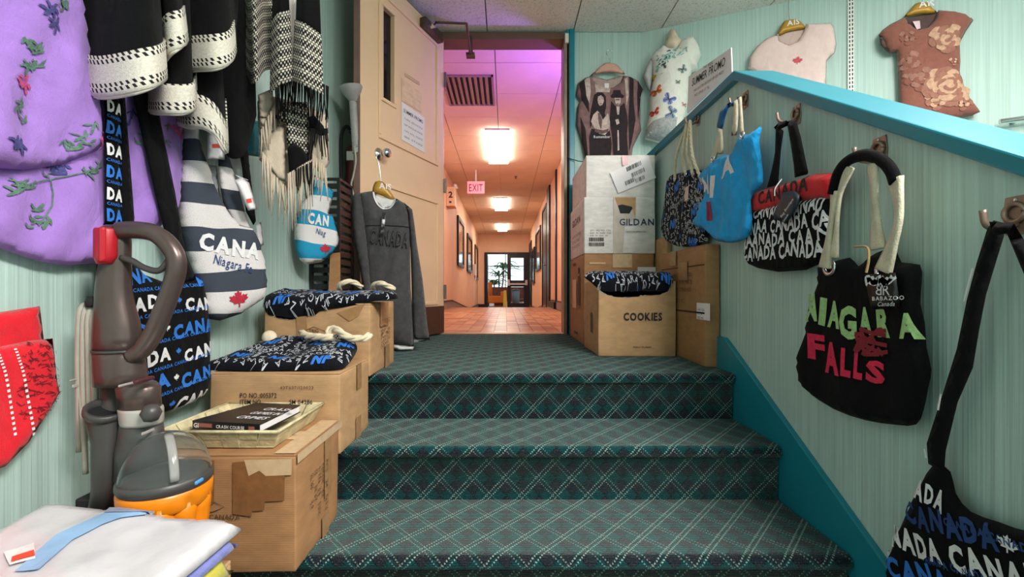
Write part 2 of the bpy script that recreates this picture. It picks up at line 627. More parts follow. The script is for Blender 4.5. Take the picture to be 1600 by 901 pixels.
def carpet_mat():
    t = NT('plaid_carpet')
    uv = t.uv()
    x = t.n('SeparateXYZ', {0: uv})
    u, v = x.outputs[0], x.outputs[1]
    per = 0.104
    wob = t.math('MULTIPLY', t.math('SUBTRACT', t.noise(uv, 160, 1), 0.5), 0.05)
    a = t.math('ADD', t.math('DIVIDE', t.math('ADD', u, t.math('MULTIPLY', v, 0.93)), per), wob)
    b = t.math('ADD', t.math('DIVIDE', t.math('SUBTRACT', u, t.math('MULTIPLY', v, 0.93)), per), wob)
    fa = t.math('FRACT', t.math('ADD', a, 50.0)); fb = t.math('FRACT', t.math('ADD', b, 50.0))
    def line(f, c, wd):
        return t.math('LESS_THAN', t.math('ABSOLUTE', t.math('SUBTRACT', f, c)), wd)
    def dash(g):
        return t.math('GREATER_THAN', t.math('FRACT', t.math('MULTIPLY', t.math('ADD', g, 50.0), 10.0)), 0.52)
    la = t.math('MULTIPLY', t.math('MAXIMUM', line(fa, 0.42, 0.026), line(fa, 0.58, 0.026)), dash(b))
    lb = t.math('MULTIPLY', t.math('MAXIMUM', line(fb, 0.42, 0.022), line(fb, 0.58, 0.022)), dash(a))
    lines = t.math('MAXIMUM', la, t.math('MULTIPLY', lb, 0.6))
    dk = t.math('MAXIMUM', t.math('MULTIPLY', line(fa, 0.02, 0.03), dash(b)), t.math('MULTIPLY', line(fb, 0.02, 0.03), dash(a)))
    ca = t.math('GREATER_THAN', t.math('FRACT', t.math('ADD', t.math('MULTIPLY', t.math('ADD', a, 50.0), 1.0), 0.0)), 0.5)
    cb = t.math('GREATER_THAN', t.math('FRACT', t.math('ADD', b, 50.0)), 0.5)
    chk = t.math('ABSOLUTE', t.math('SUBTRACT', ca, cb))
    tuft = t.noise(uv, 300, 3, 0.75)
    teal = t.ramp(tuft, [(0.35, lin('#03161c')), (0.66, lin('#255f62'))])
    mauve = t.ramp(tuft, [(0.35, lin('#080d13')), (0.66, lin('#363e47'))])
    col = t.mix(chk, teal, mauve)
    pk = t.math('MULTIPLY', t.math('GREATER_THAN', t.noise(uv, 260, 1), 0.66), chk)
    col = t.mix(t.math('MULTIPLY', pk, 0.55), col, lin('#8a5f66'))
    col = t.mix(t.math('MULTIPLY', dk, 0.8), col, lin('#071316'))
    col = t.mix(t.math('MULTIPLY', lines, 0.74), col, lin('#a9cdc0'))
    rib = t.n('TexWave', {'Vector': uv, 'Scale': 70.0, 'Distortion': 1.5}, bands_direction='Y').outputs[1]
    t.bump(t.math('ADD', t.math('MULTIPLY', tuft, 0.8), t.math('MULTIPLY', rib, 0.5)), 0.9, 0.005)
    return t.out(col, 0.95, Sheen_Weight=0.42, Sheen_Roughness=0.15, Sheen_Tint=lin('#b9cfc6'), Specular_IOR_Level=0.1)
M_CARPET = carpet_mat()

# ------------------------------------------------------------------ floor, stairs and landing
ZL = 0.52
NOSE = [1.65, 1.37, 1.09]
ZT = [0.52, 0.3467, 0.1733]
SXL, SXR = -0.95, 0.858

def swept_carpet(name, prof, v0, parent=None):
    """prof: (y, z) list going from back to front; u = x, v = length along the profile"""
    nx = 24
    vs, fs, vv = [], [], [v0]
    for a, b in zip(prof, prof[1:]):
        vv.append(vv[-1] + math.hypot(b[0] - a[0], b[1] - a[1]))
    for (y, z) in prof:
        for i in range(nx + 1):
            vs.append((SXL + (SXR - SXL) * i / nx, y, z))
    for j in range(len(prof) - 1):
        for i in range(nx):
            k = j * (nx + 1) + i
            fs.append((k, k + nx + 1, k + nx + 2, k + 1))
    k = len(vs)
    me = bpy.data.meshes.new(name)
    me.from_pydata(vs, [], fs)
    uvl = me.uv_layers.new(name='UVMap')
    for l in me.loops:
        i = l.vertex_index
        uvl.data[l.index].uv = (vs[i][0], vv[i // (nx + 1)])
    me.update()
    o = link(name, me, M_CARPET, parent, True)
    # body underneath
    return o, vv[-1]

def nosing(y, z, zlow, r=0.022):
    pts = [(y + 0.03, z)]
    for i in range(7):
        an = PI / 2 * i / 6
        pts.append((y + r - r * math.sin(an), z - r + r * math.cos(an)))
    for i in range(1, 5):
        an = PI / 2 * i / 4
        pts.append((y + 0.014 * (1 - math.cos(an)) + 0.004, z - r - 0.014 * math.sin(an) - 0.004))
    pts.append((y + 0.022, zlow))
    return pts

floor = struct(MB().box((SXL, -2.5, -0.1), (3.2, NOSE[2] + 0.3, 0)).build('floor', mat('grey_shop_carpet', '#3f4a4a', 0.95, 0, 0.2, 60, 0.4, 300)))
stairs = bpy.data.objects.new('stairs', None); COL.objects.link(stairs); struct(stairs)
prof = [(3.14, ZT[0]), (2.6, ZT[0]), (2.1, ZT[0])] + nosing(NOSE[0], ZT[0], ZT[1])
o, vl = swept_carpet('landing', prof, 0.0, stairs)
prof = [(NOSE[0] + 0.022, ZT[1])] + nosing(NOSE[1], ZT[1], ZT[2])
o, vl = swept_carpet('step', prof, vl, stairs)
prof = [(NOSE[1] + 0.022, ZT[2])] + nosing(NOSE[2], ZT[2], 0.0)
o, vl = swept_carpet('step', prof, vl, stairs)
for k, (y0, y1, z) in enumerate(((NOSE[0] + .04, 3.14, ZT[0]), (NOSE[1] + .04, NOSE[0] + .04, ZT[1]), (NOSE[2] + .04, NOSE[1] + .04, ZT[2]))):
    MB().box((SXL, y0, 0), (SXR, y1, z - 0.006)).build('step_core', M_BROWN, stairs)

# ------------------------------------------------------------------ shop walls and ceiling
WX = -0.95
struct(MB().box((WX - 0.1, -2.5, 0), (WX, 3.24, ZC)).build('wall_left', M_WALL))
bw = MB()
bw.box((WX, 3.14, ZL), (-0.50, 3.24, ZC))
bw.box((0.478, 3.14, 0), (0.977, 3.24, ZC))
bw.box((-0.50, 3.14, E + 1.80), (0.478, 3.24, ZC))
wall_back = struct(bw.build('wall_back', M_WALL))
# the wall that runs off at an angle towards the right
A0 = V((0.977, 3.14, 0)); AD = V((0.925, -0.379, 0)).normalized(); AN = V((AD.y, -AD.x, 0))
if AN.y > 0: AN = -AN
LA = 2.6
p = [A0, A0 + AD * LA, A0 + AD * LA - AN * 0.1, A0 - AN * 0.1]
struct(MB().prism([(q.x, q.y, 0) for q in p], (0, 0, ZC)).build('wall_angled', M_WALL))
AE = A0 + AD * LA
struct(MB().box((AE.x, -2.5, 0), (AE.x + 0.1, AE.y, ZC)).build('wall_right', M_WALL))
struct(MB().box((WX, -2.6, 0), (AE.x, -2.5, ZC)).build('wall_front', M_WALL))
struct(MB().box((NOSE[2] * 0 + 0.86, 1.2, -0.1), (AE.x, 3.14, 0)).build('floor_display', mat('grey_shop_carpet', '#3f4a4a')))

ceil = struct(MB().box((WX - 0.1, -2.6, ZC), (AE.x + 0.1, 3.24, ZC + 0.1)).build('ceiling', M_GRID))
tm = MB().box((-0.301, -0.606, -0.010), (0.301, 0.606, 0.004))
tme = tm.mesh('ceiling_tile'); tme.materials.append(M_TILE)
for ix in range(8):
    for iy in range(5):
        o = link('ceiling_tile', tme, None, ceil)
        o.location = (-1.045 + 0.61 * ix + 0.0, 3.135 - 0.61 - 1.22 * iy, ZC)

# half wall beside the stairs with its sloping cap
HX = 0.88
XC = 0.855
YA, HA = 1.938 * XC, 0.963 * XC                # apex of the cap (level part behind it, sloping part towards the camera)
SL = 0.649
YB = 0.30
def cap_h(y):
    return E + HA + min(0.0, SL * (y - YA))
hw = MB().prism([(HX, 3.14, 0), (HX, 3.14, cap_h(3.14) - 0.03), (HX, YA, cap_h(YA) - 0.03), (HX, YB, cap_h(YB) - 0.03), (HX, YB, 0)], (0.10, 0, 0))
struct(hw.build('wall_half', M_WALL))
cp = [(XC, 3.14, cap_h(3.14)), (XC, YA, cap_h(YA)), (XC, YB - 0.02, cap_h(YB - 0.02)),
      (XC, YB - 0.02, cap_h(YB - 0.02) - 0.036), (XC, YA, cap_h(YA) - 0.036), (XC, 3.14, cap_h(3.14) - 0.036)]
struct(MB().prism(cp, (0.15, 0, 0)).build('trim_1', M_TEAL, bevel=0.004))
# skirting board following the stairs
sk = [(0.862, 3.13, ZL), (0.862, 3.13, ZL + 0.12), (0.862, 1.745, ZL + 0.125), (0.862, 0.55, ZL + 0.125 - 0.59 * 1.195), (0.862, 0.55, -0.0), (0.862, NOSE[2], 0.0), (0.862, 1.6, 0.2)]
struct(MB().prism(sk, (0.018, 0, 0)).build('baseboard_right', M_TEAL, bevel=0.003))

# ------------------------------------------------------------------ doorway
fr = MB()
fr.box((0.41, 3.10, ZL), (0.448, 3.26, E + 1.80))
fr.box((-0.50, 3.10, ZL), (-0.455, 3.26, E + 1.80))
struct(fr.build('trim_2', mat('worn_grey_frame', '#8a7666', 0.45, 0.1, 0.15, 15), bevel=0.003))
hd = MB().box((-0.455, 3.105, E + 1.765), (0.41, 3.25, E + 1.815))
struct(hd.build('trim_3', M_TRIMBR, bevel=0.003))
tc = MB().box((0.448, 3.095, ZL), (0.485, 3.14, ZC)).box((0.428, 3.10, ZL), (0.448, 3.13, ZC))
struct(tc.build('trim_4', M_TEAL, bevel=0.004))
struct(MB().box((-0.455, 3.12, ZL - 0.002), (0.41, 3.24, ZL + 0.006)).build('trim_5', mat('brass_threshold', '#a97f56', 0.4, 0.5)))

# door leaf, open towards the camera
HP = V((-0.44, 3.135, 0)); FE = V((-0.773, 2.35, 0))
DD = (FE - HP).normalized(); DN = V((-DD.y, DD.x, 0))
if DN.x < 0: DN = -DN
DW, DT = (FE - HP).length, 0.044
ZD0, ZD1 = ZL + 0.012, E + 1.79
# frame on the face seen from the stairs; u runs from the free edge (left in view) to the hinge
FD = Fr((FE.x, FE.y, E), -DD, (0, 0, 1), DN)
door = bpy.data.objects.new('door_1', None); COL.objects.link(door); struct(door)
def dbox(mb, u0, v0, u1, v1, h0, h1):
    vs = [FD.pt(u, v, h) for h in (h0, h1) for u, v in ((u0, v0), (u1, v0), (u1, v1), (u0, v1))]
    return mb.add(vs, [(3, 2, 1, 0), (4, 5, 6, 7), (0, 1, 5, 4), (1, 2, 6, 5), (2, 3, 7, 6), (3, 0, 4, 7)])
wu0, wv0 = FD.uv(598, 152); wu1 = FD.uv(615, 160)[0]; wv1 = 1.62
zb, zt = ZD0 - E, ZD1 - E
sl = MB()
dbox(sl, 0, zb, wu0, zt, -DT, 0); dbox(sl, wu1, zb, DW, zt, -DT, 0)
dbox(sl, wu0, zb, wu1, wv0, -DT, 0); dbox(sl, wu0, wv1, wu1, zt, -DT, 0)
sl.build('leaf', M_CREAM, door)
dbox(MB(), 0.002, zb + 0.01, 0.0, zt, -DT + 0.004, -0.004)
ed = MB(); dbox(ed, -0.003, zb, 0.0, zt, -DT + 0.001, -0.001); ed.build('leaf_edge', mat('pinkish_brown_edge', '#8d6a5e', 0.6, 0, 0.15, 10), door)
gl = MB(); dbox(gl, wu0, wv0, wu1, wv1, -0.03, -0.022); gl.build('pane', mat('dark_glass', '#101418', 0.1, 0, 0.05, 3), door)
def mould(u0, v0, u1, v1, wd=0.022, h=0.010):
    m_ = MB()
    for a in ((u0, v0, u1, v0 + wd), (u0, v1 - wd, u1, v1), (u0, v0 + wd, u0 + wd, v1 - wd), (u1 - wd, v0 + wd, u1, v1 - wd)):
        dbox(m_, *a, -0.001, h)
    return m_
mould(wu0 - 0.022, wv0 - 0.022, wu1 + 0.022, wv1 + 0.022, 0.022, 0.008).build('window_bead', M_CREAM, door, bevel=0.004)
pu0, pv0 = FD.uv(591, 215); pu1 = FD.uv(684, 270)[0]
mould(pu0, pv0, pu1, 1.70).build('panel_moulding', M_CREAM, door, bevel=0.005)
qv1 = FD.uv(598, 285)[1]
mould(pu0, FD.uv(684, 476)[1], pu1, qv1).build('panel_moulding', M_CREAM, door, bevel=0.005)
kp = MB(); dbox(kp, 0.0, zb, DW, FD.uv(684, 478)[1], 0, 0.004); kp.build('kick_plate', M_BROWN, door)
ku, kv = FD.uv(592, 241)
kb = MB().lathe([(0.0, 0), (0.036, 0), (0.034, 0.006), (0.014, 0.010), (0.012, 0.030), (0.020, 0.036), (0.027, 0.046), (0.028, 0.058), (0.022, 0.070), (0.0, 0.073)], FD.pt(ku, kv, 0), DN, 20, cap=False)
kb.build('knob', M_CHROME, door, True)
lp = MB(); dbox(lp, -0.005, kv - 0.035, -0.002, kv + 0.035, -DT + 0.008, -0.008); lpo = lp.build('latch_plate', M_GREYM, door)
lb = MB(); dbox(lb, -0.014, kv - 0.008, -0.004, kv + 0.008, -DT + 0.014, -0.014); lb.build('latch_bolt', M_CHROME, lpo)
# closer: body near the top by the hinge, arm to a bracket on the head
c0, c1 = DW * 0.30, DW * 0.93
cl = MB(); u1c = FD.uv(684, 52)[0]; u0c = FD.uv(655, 12)[0]
dbox(cl, u0c, 1.70, u1c, 1.765, 0.0, 0.05)
cb_ = cl.build('closer_body', mat('bronze_metal', '#5a4a42', 0.4, 0.5, 0.1, 12), door, bevel=0.01)
MB().lathe([(0.02, 0), (0.02, 0.03), (0.0, 0.032)], FD.pt(u0c + 0.06, 1.73, 0.05), DN, 14, cap=False).build('pivot_cap', M_CHROME, cb_)
ar = MB()
q0 = FD.pt(u0c + 0.10, 1.775, 0.045); q1 = P(729, 37, 2.72); q2 = P(735, 84, 3.06)
ar.tube([q0, q1], 0.008, 6); ar.tube([q1, q2 ], 0.008, 6)
ar.build('closer_arm', mat('bronze_metal', '#5a4a42'), door)
MB().box((q2.x - 0.03, 3.05, q2.z - 0.012), (q2.x + 0.03, 3.105, q2.z + 0.006)).box((q2.x - 0.014, 3.07, q2.z), (q2.x + 0.014, 3.105, E + 1.77)).build('closer_bracket', mat('bronze_metal', '#5a4a42'), door)
# hinges
for z in (0.3, 1.05, 1.8):
    MB().lathe([(0.009, -0.05), (0.009, 0.05)], (HP.x + 0.012, HP.y - 0.012, ZL + z), (0, 0, 1), 10).build('hinge', M_GREYM, door)

# ------------------------------------------------------------------ hall beyond the door
XL, XR, YH0, YH1, ZHC = -0.99, 0.85, 3.24, 15.8, E + 2.0
YR0, YR1, ZFAR = 8.0, 12.0, 0.203
M_HTF = None
def hall_tile_mat():
    t = NT('terracotta_tile')
    info = t.n('ObjectInfo').outputs['Random']
    p = t.pos()
    f = t.math('ADD', t.math('MULTIPLY', t.noise(p, 14, 4), 0.5), t.math('MULTIPLY', info, 0.5))
    col = t.ramp(f, [(0.2, lin('#a4623c')), (0.5, lin('#cf8d5c')), (0.8, lin('#e2b083'))])
    t.bump(t.noise(p, 60, 2), 0.2, 0.002)
    return t.out(col, 0.28)
M_HTF = hall_tile_mat()
M_GROUT = mat('dark_grout', '#4a3226', 0.9, 0, 0.1, 30)
hf = MB()
hf.prism([(XL, YH0 - 0.1, ZL - 0.006), (XL, YR0, ZL - 0.006), (XL, YR1, ZFAR - 0.006), (XL, 24, ZFAR - 0.006), (XL, 24, -0.1), (XL, YH0 - 0.1, -0.1)], (XR - XL, 0, 0))
hall_floor = struct(hf.build('floor_hall', M_GROUT))
tl = MB().box((-0.0485, -0.0985, -0.006), (0.0485, 0.0985, 0.0))
tlm = tl.mesh('floor_tile'); tlm.materials.append(M_HTF)
rnd = random.Random(4)
cnt = 0
rest = MB()
j = 0
y = YH0
while y < YR0 - 0.1:
    for i in range(19):
        x = XL + 0.05 + 0.1 * i - (0.0 if j % 2 else 0.0)
        if x > XR - 0.04: continue
        if cnt < 288:
            o = link('floor_tile', tlm, None, hall_floor)
            o.location = (x, y + 0.1, ZL + rnd.uniform(-0.001, 0.0012))
            cnt += 1
        else:
            rest.box((x - 0.0485, y + 0.0015, ZL - 0.006), (x + 0.0485, y + 0.1985, ZL))
    y += 0.2; j += 1
# the tiles of the ramp and of the far floor
def ramp_z(yy):
    return ZL if yy < YR0 else (ZFAR if yy > YR1 else ZL + (ZFAR - ZL) * (yy - YR0) / (YR1 - YR0))
while y < 24:
    for i in range(19):
        x = XL + 0.05 + 0.1 * i
        if x > XR - 0.04: continue
        a, b = y + 0.0015, y + 0.1985
        rest.add([(x - .0485, a, ramp_z(a)), (x + .0485, a, ramp_z(a)), (x + .0485, b, ramp_z(b)), (x - .0485, b, ramp_z(b))], [(0, 1, 2, 3)])
    y += 0.2
ro = rest.build('floor_tiles', M_HTF, hall_floor); ro['kind'] = 'stuff'

M_PEACHL = M_PEACH
struct(MB().box((XL - 0.1, YH0, 0), (XL, YH1, ZHC)).build('wall_hall_left', M_PEACH))
struct(MB().box((XR, YH0, 0), (XR + 0.1, YH1, ZHC)).build('wall_hall_right', M_PEACH))
# hall side of the door wall
hs = MB().box((XL, 3.241, ZL), (-0.50, 3.26, ZHC)).box((0.45, 3.241, ZL), (XR, 3.26, ZHC)).box((-0.5, 3.241, E + 1.80), (0.45, 3.26, ZHC + .1)).box((-0.5, 3.2, ZC), (0.5, 3.241, ZHC + .1))
struct(hs.build('wall_hall_near', M_PEACH))
# end wall with the opening of the glass doors
DZ = E + 1.35
ew = MB().box((XL, YH1, ZFAR), (-0.76, YH1 + 0.12, ZHC)).box((-0.76, YH1, DZ), (XR + .1, YH1 + 0.12, ZHC))
struct(ew.build('wall_hall_end', M_PEACH))
hc = struct(MB().box((XL - .1, 3.2, ZHC), (XR + .1, YH1 + 0.12, ZHC + 0.1)).build('ceiling_hall', M_GRID))
xs = [XL, -0.70, -0.09, 0.52, XR]
meshes = {}
yy = 3.26
k = 0
while yy < YH1 - 0.05:
    y1 = min(yy + 0.61, YH1)
    for a, b in zip(xs, xs[1:]):
        key = (round(b - a, 3), round(y1 - yy, 3))
        if key not in meshes:
            me = MB().box((0.004, 0.004, -0.008), (b - a - 0.004, y1 - yy - 0.004, 0.002)).mesh('ceiling_tile')
            me.materials.append(M_HTILE); meshes[key] = me
        o = link('ceiling_tile', meshes[key], None, hc)
        o.location = (a, yy, ZHC + rnd.uniform(-0.002, 0.0))
    yy += 0.61; k += 1
# baseboards (following the ramp)
M_BASE = mat('grey_baseboard', '#8b7f7d', 0.5, 0, 0.1, 6)
for nm, x0, x1 in (('baseboard_hall_left', XL, XL + 0.015), ('baseboard_hall_right', XR - 0.015, XR)):
    pr = [(x0, YH0 + .02, ZL), (x0, YR0, ZL), (x0, YR1, ZFAR), (x0, YH1, ZFAR), (x0, YH1, ZFAR + .12), (x0, YR1, ZFAR + .12), (x0, YR0, ZL + .12), (x0, YH0 + .02, ZL + .12)]
    struct(MB().prism(pr, (x1 - x0, 0, 0)).build(nm, M_BASE))
    pr = [(x0, YH0 + .02, ZL + .12), (x0, YR0, ZL + .12), (x0, YR1, ZFAR + .12), (x0, YH1, ZFAR + .12), (x0, YH1, ZFAR + .14), (x0, YR1, ZFAR + .14), (x0, YR0, ZL + .14), (x0, YH0 + .02, ZL + .14)]
    struct(MB().prism(pr, ((x1 - x0) * 1.4 if x0 < 0 else (x1 - x0), 0, 0)).build('trim_hall', M_BLACK))
struct(MB().box((XL, YH1 - 0.02, ZFAR), (-0.76, YH1, ZFAR + .13)).build('baseboard_hall_end', M_BLACK))
# black trims and pilaster on the right side of the hall
struct(MB().box((XR - 0.03, 8.35, ZL), (XR, 8.85, ZHC)).build('trim_6', M_BLACK))
struct(MB().box((XR - 0.025, 7.28, ZL), (XR, 7.40, ZHC)).build('trim_7', M_BLACK))
struct(MB().box((XR - 0.05, 7.35, ZL), (XR, 8.4, ZL + 0.11)).build('baseboard_pilaster', M_BLACK))
def side_door(n, y0, y1, zt):
    d = bpy.data.objects.new('door_%d' % n, None); COL.objects.link(d); struct(d)
    zf = min(ramp_z(y0), ramp_z(y1))
    MB().box((XR - 0.012, y0, zf), (XR, y1, zt)).build('leaf', mat('dark_wood_door', '#241a18', 0.4, 0, 0.2, 8), d)
    MB().box((XR - 0.03, y0 - 0.06, zf), (XR, y0, zt + .06)).box((XR - 0.03, y1, zf), (XR, y1 + .06, zt + .06)).box((XR - .03, y0, zt), (XR, y1, zt + .06)).build('door_frame', M_BLACK, d)
    MB().lathe([(0.03, 0), (0.03, 0.05), (0, 0.055)], (XR - 0.012, y0 + 0.1, zf + 1.0), (-1, 0, 0), 10, cap=False).build('knob', M_CHROME, d)
side_door(3, 9.05, 9.95, E + 1.72)
side_door(4, 14.3, 15.5, E + 1.55)

# hall ceiling lights
for i, (y0, y1) in enumerate(((5.45, 6.80), (9.48, 10.83), (13.2, 14.6))):
    lab = ('nearest and largest lit fluorescent light on the hall ceiling', 'middle of three lit ceiling lights along the hall', 'farthest lit ceiling light, close to the end of the hall')[i]
    t = thing('ceiling_light', lab, 'ceiling light', 'fluorescent lights along the hall ceiling')
    MB().box((-0.256, y0, ZHC - 0.03), (0.046, y1, ZHC - 0.008)).build('housing', M_WHITE, t)
    MB().box((-0.255, y0 + 0.01, ZHC - 0.06), (0.045, y1 - 0.01, ZHC - 0.03)).build('diffuser', M_LAMP, t, bevel=0.008)
# the light strip of conduit between the fixtures
struct(MB().box((-0.10, 6.8, ZHC - 0.018), (-0.085, 13.2, ZHC - 0.008)).build('trim_8', mat('conduit', '#e0c8b0', 0.6)))

# glass doors at the end
d2 = bpy.data.objects.new('door_2', None); COL.objects.link(d2); struct(d2)
zf = ZFAR
MB().box((-0.76, YH1 - 0.03, zf), (-0.69, YH1 + 0.10, DZ)).box((0.80, YH1 - .03, zf), (XR, YH1 + .1, DZ)).box((-0.69, YH1 - .03, DZ - 0.07), (0.80, YH1 + .1, DZ)).build('door_frame', M_BLACK, d2)
def z_of(py, d): return E + (CY - py) / FPX * d
x0, x1 = 0.06, 0.80
px0, px1 = 0.19, 0.65
za, zb2, zc, zd = z_of(473.4, 15.8), z_of(447.8, 15.8), z_of(437.7, 15.8), z_of(402.7, 15.8)
lf = MB()
lf.box((x0, YH1, zf + 0.01), (px0, YH1 + 0.05, DZ - .07)).box((px1, YH1, zf + 0.01), (x1, YH1 + 0.05, DZ - .07))
lf.box((px0, YH1, zf + .01), (px1, YH1 + .05, za)).box((px0, YH1, zb2), (px1, YH1 + .05, zc)).box((px0, YH1, zd), (px1, YH1 + .05, DZ - .07))
lf.build('leaf', M_BLACK, d2)
gm = NT('clear_glass')
gmat = gm.out(lin('#e8f2f0'), 0.02, 0, Transmission_Weight=1.0, IOR=1.05)
MB().box((px0, YH1 + .022, za), (px1, YH1 + .028, zb2)).build('pane', gmat, d2)
MB().box((px0, YH1 + .022, zc), (px1, YH1 + .028, zd)).build('pane', gmat, d2)
zpb = z_of(443.5, 15.8)
MB().box((x0 + .03, YH1 - .09, zpb - .03), (x1 - .04, YH1 - .05, zpb + .03)).box((x0 + .0, YH1 - .1, zpb - .06), (x0 + .09, YH1, zpb + .16)).box((x1 - .1, YH1 - .1, zpb - .04), (x1 - .02, YH1, zpb + .14)).build('push_bar', mat('pale_metal', '#cfc8bd', 0.35, 0.4), d2)
# the other leaf, swung out into the lobby
o2 = MB(); o2.box((-0.70, YH1 + .06, zf + .01), (-0.65, YH1 + .80, DZ - .07)); o2.build('leaf', M_BLACK, d2)

# ------------------------------------------------------------------ lobby behind the glass doors
M_LWALL = mat('lobby_wall', '#f1ede6', 0.7, 0, 0.03, 3)
struct(MB().box((-3.0, YH1 + .12, -0.1), (XL, 24, ZFAR)).box((XR, YH1 + .12, -0.1), (3.0, 24, ZFAR)).build('floor_lobby', mat('lobby_floor', '#d9bfa6', 0.4, 0, 0.1, 4)))
struct(MB().box((-3.0, 24, 0), (3.0, 24.1, 1.0)).build('wall_lobby_back', mat('red_brick_wall', '#8e4a3e', 0.8, 0, 0.3, 10)))
struct(MB().box((-3.1, YH1, 0), (-3.0, 24, 3.6)).build('wall_lobby_left', M_LWALL))
struct(MB().box((3.0, YH1, 0), (3.1, 24, 3.6)).build('wall_lobby_right', M_LWALL))
struct(MB().box((-3.1, YH1 + .12, 3.6), (3.1, 24, 3.7)).build('ceiling_lobby', M_LWALL))
wn = bpy.data.objects.new('window_1', None); COL.objects.link(wn); struct(wn)
MB().box((-3.0, 24.04, 1.0), (3.0, 24.1, 3.6)).build('pane', emit('daylight_glass', '#dff0f6', 1.1), wn)
for i in range(7):
    MB().box((-3.0 + i - 0.03, 23.96, 1.0), (-3.0 + i + 0.03, 24.04, 3.6)).build('mullion', M_WHITE, wn)
MB().box((-3.0, 23.96, 2.1), (3.0, 24.04, 2.16)).build('mullion', M_WHITE, wn)
# ------------------------------------------------------------------ cartons
def card_mat(name, c):
    t = NT(name)
    p = t.obj()
    f = t.noise(t.scale(p, (18, 18, 40)), 1.0, 4)
    g = t.n('TexWave', {'Vector': p, 'Scale': 60.0, 'Distortion': 0.6}, bands_direction='Z').outputs[1]
    c = lin(c)
    col = t.ramp(f, [(0.3, tuple(x * 0.86 for x in c[:3]) + (1,)), (0.7, tuple(min(1, x * 1.1) for x in c[:3]) + (1,))])
    t.bump(t.math('ADD', f, t.math('MULTIPLY', g, 0.12)), 0.25, 0.004)
    return t.out(col, 0.75)
M_KRAFT = card_mat('kraft_cardboard', '#bd946a')
M_KRAFT2 = card_mat('dark_kraft_cardboard', '#a97b52')
M_WBOX = card_mat('white_cardboard', '#e3dcd8')
M_TAPE = mat('clear_brown_tape', '#a87f57', 0.22, 0, 0.12, 40)
M_TAPED = mat('dark_brown_tape', '#8a5f3c', 0.25, 0, 0.15, 40)
M_TAPEL = mat('glossy_clear_tape', '#cfb08c', 0.15, 0, 0.1, 40)
M_BINK = mat('brown_ink', '#5d4027', 0.8, 0, 0.1, 40)
M_SEAM = mat('cardboard_seam_brown', '#4d3722', 0.9, 0, 0.1, 20)  # dark brown for the flap seam and crease lines of the cartons

def soft_box(name, lo, hi, m, parent, seed=0, amp=0.003, k=8, bevel=0.004):
    bm = bmesh.new()
    bmesh.ops.create_cube(bm, size=1)
    for v in bm.verts:
        v.co = V([lo[i] + (hi[i] - lo[i]) * (v.co[i] + 0.5) for i in range(3)])
    bmesh.ops.bevel(bm, geom=bm.edges[:], offset=bevel, segments=2, affect='EDGES', profile=0.5)
    bmesh.ops.subdivide_edges(bm, edges=[e for e in bm.edges if e.calc_length() > 0.1], cuts=k, use_grid_fill=True)
    off = V((seed * 3.7, seed, seed * 2.1))
    for v in bm.verts:
        n_ = noise.noise_vector(v.co * 5 + off)
        v.co += n_ * amp
    me = bpy.data.meshes.new(name); bm.to_mesh(me); bm.free()
    return link(name, me, m, parent, True)

def carton(label, x0, x1, y0, y1, z0, h, m=M_KRAFT, seed=0, group='cardboard cartons', name='cardboard_box'):
    t = thing(name, label, 'box', group)
    soft_box('body', (x0, y0, z0), (x1, y1, z0 + h - 0.006), m, t, seed)
    ym = (y0 + y1) / 2
    for a, b in ((y0 + 0.001, ym - 0.0015), (ym + 0.0015, y1 - 0.001)):
        MB().box((x0 + 0.001, a, z0 + h - 0.007), (x1 - 0.001, b, z0 + h)).build('flap', m, t, bevel=0.002)
    fr = dict(front=Fr((x0, y0, z0), (1, 0, 0), (0, 0, 1), (0, -1, 0)), right=Fr((x1, y0, z0), (0, 1, 0), (0, 0, 1), (1, 0, 0)),
              left=Fr((x0, y1, z0), (0, -1, 0), (0, 0, 1), (-1, 0, 0)), top=Fr((x0, y0, z0 + h), (1, 0, 0), (0, 1, 0), (0, 0, 1)))
    return t, fr

LIFT = 0.0042
def ink_lines(pr, u0, v0, u1, v1, rows, seed=0, vertical=False):
    """blocks of small printed words"""
    r = random.Random(seed)
    words = ['QTY', 'PCS', 'N.W.', 'G.W.', 'KGS', 'CTN', 'SIZE', 'NO.', '12', '24', 'MADE', 'IN']
    for i in range(rows):
        if vertical:
            u = u0 + (u1 - u0) * (i + 0.5) / rows
            v = v1
            while v > v0 + 0.02:
                st = r.choice(words); L = 0.014 * len(st)
                pr.text(st, u, v, abs(u1 - u0) / rows * 0.9, rot=-90)
                v -= L + 0.012
        else:
            v = v1 - (v1 - v0) * (i + 0.8) / rows
            u = u0
            while u < u1 - 0.02:
                st = r.choice(words)
                u += pr.text(st, u, v, (v1 - v0) / rows * 0.8) + 0.01

BR = -0.490   # right faces of the cartons on the left of the stairs
# front carton on the lowest tread in view
cA, fA = carton('taped brown carton on the lowest step, holding the wicker tray of books', -0.86, BR, 1.03, 1.293, ZT[2], 0.277, M_KRAFT2, 1)
F = fA['front']
q = lambda pts: F.uvs(cr(250, 600, 2.994, pts))
pr = Print(F); pr.poly(q([(345, 362), (430, 355), (590, 350), (585, 540), (495, 545), (492, 585), (435, 590), (432, 615), (345, 602)])); pr.poly(q([(215, 355), (260, 352), (258, 545), (215, 548)])); pr.build('tape', M_TAPED, cA, LIFT)
pr = Print(F); pr.poly(q([(400, 350), (622, 345), (620, 420), (500, 425), (470, 400), (420, 425)])); pr.build('tape', M_TAPEL, cA, LIFT + .001)
pr = Print(F); pr.text('CANADA', *q([(235, 628)])[0], 0.016, 0.01); pr.stroke(q([(215, 585), (260, 548), (305, 570), (260, 590), (215, 600)]), 0.002); pr.build('lettering', M_BINK, cA, LIFT)
F = fA['right']; L = 0.28
